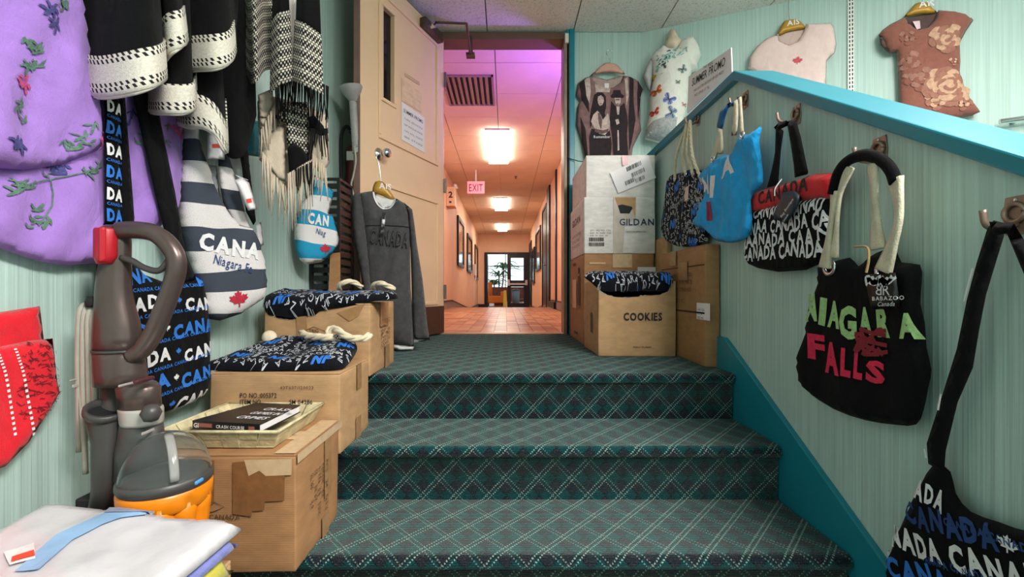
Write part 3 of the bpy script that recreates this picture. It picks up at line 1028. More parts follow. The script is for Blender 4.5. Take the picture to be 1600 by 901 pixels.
pr = Print(F); pr.quad(L * .56, .10, L * .72, .277); pr.quad(L * .5, 0.0, L * .66, .055); pr.build('tape', M_TAPE, cA, LIFT)
pr = Print(F); pr.quad(0, .255, L, .277); pr.build('tape', M_TAPEL, cA, LIFT + .0005)
pr = Print(F); ink_lines(pr, L * .22, .08, L * .62, .20, 5, 3, True); pr.build('lettering', M_BINK, cA, LIFT + .001)
T_ = fA['top']; pr = Print(T_); pr.quad(0, 0.10, 0.37, 0.165); pr.build('tape', M_TAPEL, cA, .0012); pr = Print(T_); pr.quad(0.32, 0, 0.37, 0.262); pr.build('tape', M_TAPEL, cA, .0024)
pr = Print(T_); pr.quad(0.0, 0.131, 0.31, 0.1325); pr.build('flap_seam', M_SEAM, cA, .0021)

# middle carton
cB, fB = carton('light brown carton with order number print, on the middle step', -0.875, BR, 1.305, 1.578, ZT[1], 0.243, M_KRAFT, 2)
F = fB['front']
q = lambda pts: F.uvs(cr(250, 600, 2.994, pts))
pr = Print(F)
pr.text('PO NO.:005372', *q([(378, 62)])[0], 0.020, 0.012, fit=0.108)
pr.text('ITEM NO.', *q([(378, 92)])[0], 0.020, 0.012, fit=0.065); pr.text('SM 04286', *q([(608, 92)])[0], 0.019, 0.008, fit=0.068)
pr.build('lettering', M_INK, cB, LIFT)
pr = Print(F); pr.text('43T637/120523', *q([(565, 22)])[0], 0.013, 0, fit=0.098, sp=.16); pr.build('lettering', M_BINK, cB, LIFT)
F = fB['right']
pr = Print(F); pr.quad(.14, .16, .185, .243); pr.quad(.13, .0, .18, .07); pr.build('tape', M_TAPE, cB, LIFT)
# upper carton on the landing
cC, fC = carton('brown carton at the edge of the landing, beside the grey sweater', -0.868, -0.488, 1.59, 1.925, ZL, 0.265, M_KRAFT, 3)
F = fC['front']
q = lambda pts: F.uvs(cr(310, 430, 4.742, pts))
pr = Print(F); pr.text('TRIG', *q([(822, 420)])[0], 0.016, 0.008); pr.stroke(q([(760, 420), (860, 380), (960, 420)]), 0.0018); pr.build('lettering', M_BINK, cC, LIFT)
pr = Print(F); pr.poly(q([(1030, 275), (1240, 205), (1190, 300), (1120, 340)])); pr.poly(q([(725, 250), (800, 235), (820, 600), (740, 600)])); pr.build('tape', M_TAPE, cC, LIFT)
F = fC['right']; L = .335
pr = Print(F); pr.quad(L * .35, .17, L * .7, .265); pr.quad(L * .55, .0, L * .75, .09); pr.build('tape', M_TAPE, cC, LIFT)
pr = Print(F); ink_lines(pr, L * .35, .09, L * .75, .20, 4, 7, True); pr.build('lettering', M_BINK, cC, LIFT + .001)

# cartons right of the doorway
cK, fK = carton('brown carton printed COOKIES, standing on the landing', 0.437, 0.805, 2.085, 2.45, ZL, 0.355, M_KRAFT, 4)
F = fK['front']
pr = Print(F); pr.text('COOKIES', *F.uv(974, 500), 0.050, 0.03, fit=0.182, sp=.12); pr.text('PRODUCT OF CANADA', *F.uv(989, 543), 0.010, 0.01, fit=0.085); pr.build('lettering', M_INK, cK, LIFT)
F = fK['left']; pr = Print(F); pr.quad(.20, .10, .215, .20); pr.quad(.23, .1, .245, .2); pr.build('print_bars', M_INK, cK, LIFT)
cD, fD = carton('orange-brown carton under the white box, behind the COOKIES carton', 0.445, 0.842, 2.50, 3.03, ZL, 0.518, M_KRAFT2, 5)
F = fD['front']; pr = Print(F)
pr.quad(.16, .44, .27, .518); pr.quad(.03, .46, .12, .47); pr.build('tape', M_TAPEL, cD, LIFT)
pr = Print(F); pr.quad(*F.uv(996, 427), *F.uv(1024, 417)); pr.build('sticker', M_PAPER, cD, LIFT)
F = fD['left']; pr = Print(F); pr.quad(.12, .2, .28, .38); pr.build('sticker', mat('tan_sticker', '#d8b894', 0.6), cD, LIFT)
pr = Print(F); pr.quad(.33, .22, .42, .40); pr.text('S A N T A', .36, .38, .04, rot=-90); pr.quad(.14, .47, .25, .485); pr.quad(.2, .04, .33, .055); pr.build('lettering', M_BINK, cD, LIFT)
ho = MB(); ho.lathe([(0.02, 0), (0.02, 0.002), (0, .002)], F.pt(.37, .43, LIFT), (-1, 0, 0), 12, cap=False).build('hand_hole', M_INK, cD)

# white carton with raised, taped-up flaps
cG = thing('cardboard_box', 'white carton with raised flaps and shipping label, top of the stack', 'box', 'cardboard cartons')
zg = ZL + 0.518 + 0.002
gx0, gx1, gy0, gy1 = 0.457, 0.845, 2.50, 3.02
soft_box('body', (gx0 - .012, gy0 - .004, zg), (gx1, gy1, zg + 0.318), M_WBOX, cG, 6)
for lo, hi in (((gx0, gy0, zg + .318), (gx1, gy0 + .006, zg + .555)), ((gx0, gy1 - .006, zg + .318), (gx1, gy1, zg + .55)), ((gx0, gy0 + .006, zg + .318), (gx0 + .006, gy1 - .006, zg + .555)), ((gx1 - .006, gy0 + .006, zg + .318), (gx1, gy1 - .006, zg + .55))):
    soft_box('raised_flap', lo, hi, M_WBOX, cG, 7, 0.002, 6, 0.001)
MB().box((gx0, gy0, zg + .545), (gx1, gy1, zg + .552)).build('flap', M_WBOX, cG)
F = Fr((gx0, gy0 - .004, zg), (1, 0, 0), (0, 0, 1), (0, -1, 0))
q = lambda pts: F.uvs(cr(880, 220, 2.503, pts))
pr = Print(F); pr.text('GILDAN', *q([(219, 330)])[0], 0.052, 0.022, fit=0.195, sp=.12); pr.build('lettering', mat('navy_ink', '#20345e', 0.6), cG, LIFT + .0006)
pr = Print(F); pr.text('www.mygildan.com', *q([(246, 358)])[0], 0.014, fit=0.11); ink_lines(pr, *q([(105, 375)])[0], *q([(190, 345)])[0], 3, 2)
r = random.Random(3)
for row in (378, 397):
    x = 100
    while x < 158:
        w_ = r.choice((1.2, 2, 3)); pr.poly(q([(x, row), (x + w_, row), (x + w_, row + 15), (x, row + 15)])); x += w_ + r.choice((1.2, 2))
pr.build('lettering', M_INK, cG, LIFT)
pr = Print(F); pr.poly(q([(182, 125), (330, 55), (362, 145), (215, 205)])); lbo = pr.build('shipping_label', M_PAPER, cG, LIFT)
pr = Print(F)
for (bx, by, n_) in ((245, 105, 16), (265, 128, 14), (240, 160, 11), (280, 150, 10)):
    for i in range(n_):
        x = bx + i * 3.6; yy_ = by - i * 1.7; w_ = r.choice((1.0, 1.6, 2.4))
        pr.poly(q([(x, yy_), (x + w_, yy_ - w_ * .47), (x + w_ + 4, yy_ + 15), (x + 4, yy_ + 15 + w_ * .47)]))
pr.build('barcode', M_INK, lbo, LIFT + .0012)
pr = Print(F); pr.poly(q([(228, 60), (250, 58), (252, 95), (232, 97)])); pr.build('tape', mat('pink_print_tape', '#d99aa5', 0.3), cG, LIFT + .0004)
pr = Print(F); pr.poly(q([(196, 218), (284, 218), (284, 300), (240, 330), (232, 440), (196, 440)])); pr.build('tape', mat('milky_tape', '#cdbfb4', 0.2), cG, LIFT + .0002)
pr = Print(F); pr.poly(q([(200, 222), (283, 222), (280, 300), (268, 262), (215, 262)])); pr.build('torn_patch', M_KRAFT, cG, LIFT + .0008)
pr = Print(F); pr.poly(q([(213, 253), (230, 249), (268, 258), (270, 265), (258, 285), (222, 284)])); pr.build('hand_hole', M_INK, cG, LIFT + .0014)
F2 = Fr((gx0 - .012, gy1, zg), (0, -1, 0), (0, 0, 1), (-1, 0, 0))
pr = Print(F2); pr.text('GILDAN', .1, .2, .06, .02, fit=.3); ink_lines(pr, .1, .05, .4, .15, 3, 5); pr.build('lettering', mat('navy_ink', '#20345e'), cG, LIFT)

# flat carton leaning on the half wall
cF, fF = carton('narrow brown carton pressed against the half wall, right of the COOKIES carton', 0.815, 0.873, 1.80, 2.30, ZL, 0.50, M_KRAFT2, 8)
F = fF['left']
pr = Print(F); pr.quad(0, .215, .5, .222); pr.quad(0, .415, .5, .42); pr.build('crease', M_SEAM, cF, LIFT)
pr = Print(F); ink_lines(pr, .17, .30, .38, .40, 3, 9); ink_lines(pr, .2, .25, .3, .28, 1, 2); pr.build('lettering', M_BINK, cF, LIFT)
pr = Print(F); pr.quad(*F.uv(1090, 498), *F.uv(1111, 474)); st = pr.build('sticker', M_PAPER, cF, LIFT)
pr = Print(F); a, b = F.uv(1092, 480); ink_lines(pr, a, b - .05, a + .07, b, 3, 4); pr.build('lettering', M_INK, st, LIFT + .001)
pr = Print(F); pr.quad(.12, .43, .2, .5); pr.quad(.23, .36, .33, .44); pr.build('tape', M_TAPE, cF, LIFT + .001)
cH, fH = carton('tall brown carton wedged behind the COOKIES carton beside the half wall', 0.853, 0.877, 2.33, 2.75, ZL, 0.60, M_KRAFT, 9)

# ------------------------------------------------------------------ patterned souvenir cloth
M_BLKFAB = fabric('black_canvas', '#0a0a0c', 0.2, 0.03)
M_NAVYFAB = fabric('dark_navy_canvas', '#0f1018', 0.2, 0.05)
M_WPR = mat('white_print', '#e4e2e4', 0.75, 0, 0.08, 60)
M_BPR = mat('blue_print', '#2b74cf', 0.75, 0, 0.12, 60)
M_NPR = mat('navy_blue_print', '#1f3f78', 0.75, 0, 0.12, 60)
M_ROPE = fabric('natural_rope', '#e3d3b6', 0.15, 0.2, 500, 0.4)
M_WEB = fabric('natural_webbing', '#d9cdb4', 0.2, 0.2, 300, 0.6)
M_GROM = mat('grommet_metal', '#cfcfd0', 0.2, 1.0, 0.03, 8)

def niagara_print(F, surf, clip, parent, seed=0, sc=1.0, centres=None):
    r = random.Random(seed)
    lo, hi = clip.min(0), clip.max(0)
    R = 0.054 * sc
    Wp = Print(F, surf, clip, 0.003); Bp = Print(F, surf, clip, 0.003)
    for cx, cy in centres:
        th = r.uniform(0, 6.28)
        for rr, n_ in ((0.58, 1), (0.98, 2)):
            rad = R * rr
            fn = lambda X, Y, rad=rad: (cx + (rad + Y) * math.cos(th - X / rad), cy + (rad + Y) * math.sin(th - X / rad))
            Wp.text('NIAGARA FALLS ' * n_, 0, 0, R * 0.38, 0.0, fn=fn, fit=2 * PI * rad * 0.96)
        a = r.uniform(-25, 25)
        Bp.text('NF', cx - R * .36 * math.cos(math.radians(a)), cy - R * .22 - R * .3 * math.sin(math.radians(a)), R * .66, 0.07, rot=a, skew=.2)
    far = lambda c: all((c[0] - a) ** 2 + (c[1] - b) ** 2 > (R * 1.36) ** 2 for a, b in centres)
    y = lo[1] - .02; k = 0
    while y < hi[1] + .02:
        pr_ = Bp if k % 3 == 2 else Wp
        pr_.ok = lambda c, p_=pr_: far(c) and Print.ok(p_, c)
        ph = r.uniform(-.5, .5)
        fn = lambda X, Y: (lo[0] - .03 + X, y + Y + .016 * math.sin((lo[0] + X) * 22 + ph))
        pr_.text('FALLS NIAGARA ' * 5, 0, 0, .027 * sc, 0.008, fn=fn)
        y += 0.027 * sc; k += 1
    Wp.build('white_lettering', mat('grey_white_print', '#c3c5cc', 0.8, 0, 0.08, 60), parent)
    Bp.build('blue_lettering', M_BPR, parent)

class Drape:
    """frame bent over the front edge of a box: v runs up the front face, then back over the top"""
    def __init__(s, x0, yf, zt, vd, r=0.02, zf=None):
        s.x0, s.yf, s.zt, s.vd, s.r, s.zf = x0, yf, zt, vd, r, zf
    def pt(s, u, v, h=0.0):
        r, q = s.r, s.r * PI / 2
        if v < s.vd:
            y, z, n = s.yf - .004, s.zt - r - (s.vd - v), (0, -1)
        elif v < s.vd + q:
            a = (v - s.vd) / r
            y, z, n = s.yf + r - (r + .004) * math.cos(a), s.zt - r + (r + .004) * math.sin(a), (-math.cos(a), math.sin(a))
        else:
            y, z, n = s.yf + r + (v - s.vd - q), s.zt + .004, (0, 1)
        if s.zf and v > s.vd:
            z += s.zf(u, v - s.vd)
        return V((s.x0 + u, y + n[0] * h, z + n[1] * h))

def draped_bag(label, F, outline, T, seed, centres=None, amp=0.012):
    t = thing('tote_bag', label, 'bag', 'dark tote bags with circular souvenir lettering')
    o, sf, pa = cushion('body', F, outline, T, M_NAVYFAB, t, edge=0.035, sp=0.012, amp=amp, ns=13, seed=seed, smooth=4)
    niagara_print(F, sf, pa, t, seed, 1.0, centres)
    return t, sf

# on the carton of the landing
D1 = Drape(-0.868, 1.59, ZL + 0.265, 0.022, 0.022, lambda u, v: .016 * math.sin(min(1, v / .12) * PI / 2))
t, sf = draped_bag('folded souvenir tote with white ropes, slumped over the upper carton beside the sweater', D1,
               [(-.005, .03), (.05, .0), (.13, .0), (.22, .02), (.30, .03), (.38, .045), (.455, .075), (.46, .12), (.40, .20), (.30, .24), (.15, .25), (.03, .22), (-.01, .12)], 0.026, 11,
               [(.06, .045), (.19, .075), (.29, .10), (.39, .11), (.12, .18), (.30, .22)])
mb = MB(); rope_mesh(mb, [D1.pt(.20, .22, .02), D1.pt(.22, .18, .052), D1.pt(.26, .19, .062), D1.pt(.29, .22, .04)], 0.011); mb.build('rope_handle', M_ROPE, t, True)
mb = MB(); rope_mesh(mb, [D1.pt(.33, .23, .02), D1.pt(.35, .19, .05), D1.pt(.39, .17, .052), D1.pt(.43, .19, .03)], 0.011); mb.build('rope_handle', M_ROPE, t, True)
# on the middle carton
D2 = Drape(-0.875, 1.305, ZT[1] + 0.243, 0.03, 0.012, lambda u, v: 0.30 * max(0, v - 0.05))
t, sf = draped_bag('crumpled souvenir tote with thick white rope, lying on the middle carton', D2,
               [(-.03, .05), (.02, .05), (.10, .045), (.20, .048), (.30, .05), (.37, .065), (.385, .12), (.375, .22), (.33, .275), (.20, .27), (.10, .265), (.06, .25), (.02, .18), (-.02, .10)], 0.032, 12,
               [(.10, .19), (.25, .19), (.17, .085), (.35, .17), (.05, .10), (.31, .07)], amp=.010)
R2 = 0.0125
mb = MB(); rope_mesh(mb, [P(471, 519, 1.50), P(478, 524, 1.47), P(492, 526, 1.45), P(507, 527, 1.44), P(520, 527, 1.44)], R2); mb.build('rope_handle', M_ROPE, t, True)
mb = MB(); rope_mesh(mb, [P(512, 524, 1.46), P(514, 516, 1.47), P(522, 513, 1.47), P(531, 518, 1.45), P(542, 526, 1.44), P(556, 529, 1.44), P(570, 528, 1.45), P(578, 523, 1.47)], R2); mb.build('rope_handle', M_ROPE, t, True)
MB().lathe([(0, -.024), (.012, -.021), (.021, -.011), (.024, 0), (.021, .012), (.012, .021), (0, .024)], P(421, 527, 1.50), (0.3, -.6, .6), 14, cap=False).build('rope_knot', M_ROPE, t, True)
# over the COOKIES carton
D3 = Drape(0.437, 2.085, ZL + 0.355, 0.055, 0.02, lambda u, v: .022 * math.sin(min(1, v / .08) * PI / 2))
t, sf = draped_bag('dark rolled souvenir tote draped over the front of the COOKIES carton', D3,
               [(-.06, .09), (-.02, .055), (.03, .02), (.10, .005), (.20, .01), (.30, .018), (.34, .045), (.362, .09), (.365, .16), (.25, .20), (.10, .20), (-.02, .16)], 0.022, 13,
               [(.055, .08), (.16, .03), (.31, .075), (.2, .15)], amp=.007)

# ------------------------------------------------------------------ hanging things on the half wall
RW = Pl(HX, 0, -90)
RB = Pl(0.842, 0, -90)
M_HOOK = mat('worn_copper_hook', '#a58a7c', 0.35, 0.7, 0.2, 30)
def wall_hook(px, py, label, s=1.0):
    u, v = RW.uv(px, py)
    t = thing('coat_hook', label, 'hook', 'metal coat hooks along the half wall')
    pl = [RW.pt(u + a * s, v + b * s, 0.0) for a, b in ((-.016, -.03), (.016, -.03), (.02, .0), (.016, .03), (-.016, .03), (-.02, .0))]
    MB().prism(pl, RW.n * 0.004).build('plate', M_HOOK, t, bevel=0.001)
    MB().tube([RW.pt(u + .014 * s * math.cos(a), v + .004 + .014 * s * math.sin(a), .008) for a in [i * PI / 8 for i in range(17)]], 0.004 * s, 6).build('ring', M_HOOK, t, True)
    MB().tube(catmull([RW.pt(u, v - .012 * s, 0), RW.pt(u, v - .022 * s, .03), RW.pt(u, v - .016 * s, .055), RW.pt(u, v + .008 * s, .062)], 5), 0.0048 * s, 8).build('prong', M_HOOK, t, True)
    for k in (-.022, .024):
        MB().lathe([(0.0035, 0), (0.003, .002), (0, .0025)], RW.pt(u, v + k * s, .004), RW.n, 8, cap=False).build('screw', M_GROM, t)
    return t
wall_hook(1092, 186, 'coat hook carrying the dark souvenir tote with rope handles')
wall_hook(1166, 156, 'coat hook carrying the bright blue bag')
wall_hook(1246, 180, 'coat hook carrying the tote with the red top band')
wall_hook(1376, 236, 'coat hook carrying the black NIAGARA FALLS bag', 1.1)
wall_hook(1592, 336, 'coat hook carrying the black sling bag at the right edge', 1.1)

def strap(name, F, px_poly, m, parent, T=0.005, h0=0.0, **k):
    return cushion(name, F, F.uvs(px_poly), T, m, parent, edge=0.006, sp=0.012, amp=k.pop('amp', 0.001), h0=h0, **k)
def grommet(F, u, v, h, parent, r=0.016):
    MB().lathe([(r, 0), (r, .003), (r * .8, .0045), (r * .6, .003), (r * .58, 0)], F.pt(u, v, h), F.n, 18, cap=False).build('grommet', M_GROM, parent, True)

# 1 dark souvenir tote with rope handles
t = thing('tote_bag', 'dark souvenir tote with twisted rope handles, hung highest on the half wall', 'bag', 'bags hung along the half wall')
out = RB.uvs([(1047, 277), (1064, 270), (1081, 264), (1094, 266), (1108, 278), (1116, 300), (1118, 330), (1110, 362), (1098, 380), (1080, 385), (1058, 384), (1042, 375), (1036, 352), (1041, 315)])
o, sf, pa = cushion('body', RB, out, 0.016, M_NAVYFAB, t, edge=.018, amp=.007, seed=1, smooth=3)
c0_ = RB.uv(1062, 293); c1_ = RB.uv(1055, 350); c2_ = RB.uv(1090, 330)
niagara_print(RB, sf, pa, t, 21, 1.5, [c0_, c1_, c2_, RB.uv(1100, 290), RB.uv(1085, 378)])
hk = RW.uv(1092, 190)
for a, b in ((1062, 276), (1079, 268), (1091, 268), (1106, 280)):
    e = RB.uv(a, b)
    mb = MB(); rope_mesh(mb, [RB.pt(e[0], e[1] - .01, .024), RB.pt(e[0] * .6 + hk[0] * .4, e[1] * .6 + hk[1] * .4, .035), RW.pt(hk[0] + (.014 if a > 1085 else -.02), hk[1] - .002, .046)], 0.007, 85); mb.build('rope_handle', M_ROPE, t, True)
    grommet(RB, e[0], e[1] - .012, .022, t, .011)
pr = Print(RB, sf); c = RB.uv(1080, 302); pr.poly([(c[0] - .015, c[1] - .035), (c[0] + .015, c[1] - .03), (c[0] + .02, c[1] + .03), (c[0] - .01, c[1] + .028)]); pr.build('price_tag', mat('pink_tag', '#e2c4c4', 0.7), t, .004)

def letters(pr, F, lst, qf, bold):
    for ch, (x0, y0), (x1, y1), rot in lst:
        u0, v0 = qf([(x0, y1)])[0]; u1 = qf([(x1, y0)])[0][0]; xm = (x0 + x1) / 2; v1 = v0 + qf([(xm, y0)])[0][1] - qf([(xm, y1)])[0][1]
        pr.text(ch, u0, v0, (v1 - v0) / .72, bold, rot=rot, fit=(u1 - u0))
# 2 bright blue bag
t = thing('shoulder_bag', 'crumpled bright blue shoulder bag with white letters and cream straps', 'bag', 'bags hung along the half wall')
M_BLUEB = fabric('azure_canvas', '#27a6ec', 0.15, 0.15, crease=.8)
RB2 = Pl(0.815, 0, -90)
q = lambda pts: RB2.uvs(cr(1020, 140, 3.465, pts))
out = q([(245, 465), (330, 388), (360, 362), (400, 350), (432, 345), (470, 255), (530, 240), (578, 200), (590, 215), (577, 275), (592, 400), (597, 500), (562, 545), (530, 600), (540, 700), (520, 790), (470, 822), (400, 828), (330, 810), (290, 760), (230, 735), (240, 690), (285, 570), (295, 520), (262, 500)])
o, sf, pa = cushion('body', RB2, out, 0.014, M_BLUEB, t, edge=.015, amp=.016, ns=14, seed=5, smooth=2)
pr = Print(RB2, sf)
letters(pr, RB2, [('N', (278, 478), (335, 575), -3), ('I', (338, 470), (356, 578), -10), ('A', (398, 376), (462, 480), 4)], q, .05)
pr.build('lettering', M_WPR, t, .002)
pr = Print(RB2, sf); pr.poly(q([(312, 608), (338, 605), (336, 708), (310, 710)])); pr.build('vertical_patch', mat('magenta_patch', '#a8304f', 0.7), t, .002)
pr = Print(RB2, sf); pr.text('Niagara', *q([(318, 705)])[0], .012, .02, rot=90); pr.build('lettering', M_NPR, t, .0035)
sR = Pl(0.835, 0, -90)
strap('strap', sR, cr(1020, 140, 3.465, [(385, 205), (405, 212), (412, 300), (408, 350), (380, 350), (372, 378), (345, 370)]), M_WEB, t, h0=.02)
strap('strap_cover', sR, cr(1020, 140, 3.465, [(400, 110), (440, 75), (478, 60), (478, 82), (445, 100), (428, 150), (412, 215), (380, 205)]), fabric('denim_blue_canvas', '#1d5f92'), t, h0=.024)
strap('strap', sR, cr(1020, 140, 3.465, [(475, 62), (500, 50), (500, 160), (492, 245), (462, 250), (470, 150)]), M_WEB, t, h0=.024)
strap('strap', sR, cr(1020, 140, 3.465, [(500, 40), (525, 38), (532, 140), (540, 240), (515, 240), (512, 120)]), M_WEB, t, h0=.028)
for a, b in ((360, 375), (523, 246)):
    u, v = q([(a, b)])[0]; grommet(RB2, u, v, .024, t, .014)

# 3 tote with red band
t = thing('tote_bag', 'black and white lettered tote with a red top band and dark hang tag', 'bag', 'bags hung along the half wall')
q = lambda pts: RB.uvs(cr(1150, 170, 3.465, pts))
cpx = lambda pts: cr(1150, 170, 3.465, pts)
out = q([(80, 560), (68, 690), (58, 800), (66, 838), (120, 862), (230, 882), (380, 872), (455, 838), (490, 780), (510, 650), (538, 480), (400, 490), (240, 520)])
o, sf, pa = cushion('body', RB, out, 0.014, M_BLKFAB, t, edge=.015, amp=.005, seed=7)
pr = Print(RB, sf, pa, .004)
for i, (st, x, y, w_) in enumerate((('A CANADA CANADA', 78, 605, 470), ('ANAA CANADA CA', 78, 680, 450), ('JAANADA CAA N', 68, 750, 450), ('CANADA CANADA', 62, 815, 435))):
    u0, v0 = q([(x, y)])[0]; u1, v1 = q([(x + w_, y - 62 + i * 12)])[0]
    pr.text(st, u0, v0, .058, .035, rot=math.degrees(math.atan2(v1 - v0, u1 - u0)), fit=math.hypot(u1 - u0, v1 - v0), jit=.8, seed=i + 3, sp=.05)
pr.build('lettering', M_WPR, t, .0022)
out2 = q([(82, 460), (75, 575), (160, 552), (240, 528), (400, 500), (552, 488), (566, 345), (440, 350), (330, 385), (200, 422)])
o2_, sf2, pa2 = cushion('red_band', RB, out2, 0.017, fabric('red_canvas', '#d8262b', 0.12), t, edge=.012, amp=.004, seed=8)
pr = Print(RB, sf2, pa2, .002); u0, v0 = q([(152, 520)])[0]; u1, v1 = q([(425, 440)])[0]
pr.text('CANADA', u0, v0, .055, .03, rot=math.degrees(math.atan2(v1 - v0, u1 - u0)), fit=math.hypot(u1 - u0, v1 - v0), jit=.5); pr.build('lettering', M_INK, t, .002)
cushion('zip_tab', RB, q([(15, 525), (40, 500), (78, 472), (92, 495), (60, 525), (30, 540)]), .012, fabric('red_canvas', '#d8262b'), t, edge=.01, h0=.02)
strap('strap', sR, cpx([(232, 108), (250, 95), (276, 120), (262, 220), (246, 412), (184, 428), (210, 330), (228, 240)]), M_BLKFAB, t, h0=.01)
strap('strap', sR, cpx([(312, 68), (366, 68), (390, 150), (432, 345), (425, 355), (356, 372), (350, 300), (335, 200)]), M_BLKFAB, t, h0=.02)
strap('strap_loop', sR, cpx([(245, 100), (270, 75), (315, 62), (325, 90), (285, 108), (262, 125)]), M_BLKFAB, t, h0=.022)
o3, sf3, pa3 = cushion('hang_tag', RB, q([(258, 590), (322, 452), (385, 440), (430, 482), (388, 560), (340, 622)]), .003, mat('dark_blue_tag', '#1c2c38', 0.5), t, edge=.004, h0=.036, amp=0)
pr = Print(RB, sf3)
u, v = q([(320, 590)])[0]; pr.text('Bag Boutique', u, v, .012, .01, rot=38); pr.text('Canada', u + .008, v - .016, .010, .01, rot=38); pr.build('lettering', M_WPR, o3, .001)
MB().tube(catmull([RB.pt(*q([(352, 380)])[0], .055), RB.pt(*q([(345, 430)])[0], .07), RB.pt(*q([(335, 470)])[0], .067)], 5), .0015, 5).build('tag_string', M_WPR, o3)

# 4 black NIAGARA FALLS bag
t = thing('shoulder_bag', 'black bag with green NIAGARA and pink FALLS lettering and twisted straps', 'bag', 'bags hung along the half wall')
q = lambda pts: RB.uvs(cr(1230, 230, 2.046, pts))
cpx = lambda pts: cr(1230, 230, 2.046, pts)
out = q([(97, 385), (130, 372), (200, 352), (228, 380), (260, 352), (310, 327), (350, 332), (366, 368), (425, 375), (430, 430), (426, 500), (440, 560), (446, 640), (461, 710), (452, 765), (436, 840), (412, 886), (350, 887), (250, 872), (150, 837), (62, 777), (35, 722), (35, 660), (60, 590), (75, 520), (100, 440)])
o, sf, pa = cushion('body', RB, out, 0.015, M_BLKFAB, t, edge=.018, amp=.008, ns=8, seed=9, smooth=2)
M_LIME = mat('pale_green_applique', '#a9cf8b', 0.85, 0, 0.15, 90, 0.6, 300); M_PINK = mat('hot_pink_applique', '#e0274f', 0.85, 0, 0.15, 90, 0.6, 300)
M_DRED = mat('dark_red_applique', '#8c1f2c', 0.85, 0, 0.15, 90, 0.6, 300)
pr = Print(RB, sf)
letters(pr, RB, [('N', (76, 468), (114, 552), 6), ('I', (118, 478), (140, 560), -8), ('A', (148, 488), (188, 568), -4), ('G', (186, 505), (240, 602), 0), ('A', (248, 510), (288, 590), 0), ('R', (306, 512), (352, 600), 2), ('A', (388, 530), (448, 606), 4)], q, .05)
pr.build('lettering', M_LIME, t, .003)
pr = Print(RB, sf)
letters(pr, RB, [('F', (82, 592), (140, 668), 0), ('A', (138, 618), (192, 712), 0), ('L', (196, 640), (226, 724), 0), ('L', (234, 650), (262, 732), 0), ('S', (272, 676), (334, 742), 0)], q, .05)
pr.build('lettering', M_PINK, t, .003)
pr = Print(RB, sf); rr = random.Random(5)
for k in range(5):
    pts = [(rr.uniform(238, 350), rr.uniform(575, 665)) for _ in range(5)]
    pr.stroke([tuple(c)[:2] for c in catmull([(a, b, 0) for a, b in q(pts)], 5)], .009)
pr.build('applique_squiggle', M_DRED, t, .005)
u, v = q([(163, 384)])[0]; grommet(RB, u, v, .022, t, .022)
u, v = q([(345, 396)])[0]; grommet(RB, u, v, .028, t, .018)
def web(pts, R, h=.03, tw=14):
    path = catmull([sR.pt(*sR.uv(*p_), h) for p_ in cpx(pts)], 10)
    mb = MB(); vs, fs = [], []; L_ = 0
    for i, c in enumerate(path):
        if i: L_ += (c - path[i - 1]).length
        tg = (path[min(i + 1, len(path) - 1)] - path[max(i - 1, 0)]).normalized()
        a_ = tg.cross(sR.n).normalized(); b_ = a_.cross(tg)
        an = .55 * math.sin(L_ * tw)
        wv = a_ * math.cos(an) + b_ * math.sin(an); tv = tg.cross(wv)
        for x, y in ((-1, -.22), (-.6, -.3), (.6, -.3), (1, -.22), (1, .22), (.6, .3), (-.6, .3), (-1, .22)):
            vs.append(c + wv * x * R + tv * y * R)
    for i in range(len(path) - 1):
        for k in range(8):
            fs.append((i * 8 + k, i * 8 + (k + 1) % 8, (i + 1) * 8 + (k + 1) % 8, (i + 1) * 8 + k))
    fs += [tuple(range(8))[::-1], tuple(range((len(path) - 1) * 8, len(path) * 8))]
    return mb.add(vs, fs)
web([(158, 385), (170, 300), (185, 200), (192, 140)], .018).build('strap', M_WEB, t, True)
web([(186, 352), (196, 260), (208, 150), (240, 62)], .015).build('strap', M_WEB, t, True)
web([(334, 325), (328, 230), (322, 130), (318, 55)], .018).build('strap', M_WEB, t, True)
web([(352, 395), (378, 320), (404, 220), (394, 100)], .019).build('strap', M_WEB, t, True)
MB().tube(catmull([sR.pt(*sR.uv(*p_), .032) for p_ in cpx([(186, 150), (204, 85), (240, 42), (295, 25), (350, 42), (382, 75), (396, 112)])], 6), .0135, 8, .7).build('strap_cover', M_BLKFAB, t, True)
o3, sf3, pa3 = cushion('hang_tag', RB, q([(303, 407), (408, 400), (425, 511), (327, 520)]), .002, mat('black_card', '#121214', 0.35), t, edge=.003, h0=.040, amp=0)
pr = Print(RB, sf3)
u, v = q([(345, 472)])[0]; pr.text('B', u + .016, v, .032, .0, xs=-1); pr.text('R', u + .019, v, .032)
u, v = q([(335, 490)])[0]; pr.text('BABAZOO', u, v, .012, .02, fit=.075, rot=3); u, v = q([(352, 508)])[0]; pr.text('Canada', u, v, .014, 0, skew=.3, rot=3)
for k in range(9):
    u, v = q([(316 + k * 10, 430 + abs(k - 4) * -1.5)])[0]; pr.blob(u, v, .008, .012, k * 40, 8, .4, k)
pr.build('lettering', M_WPR, o3, .001)
MB().tube(catmull([sR.pt(*sR.uv(*p_), .06) for p_ in cpx([(342, 400), (350, 360), (345, 320), (300, 318)])], 6), .0025, 6).build('tag_string', fabric('jute_string', '#a98a5c'), o3)

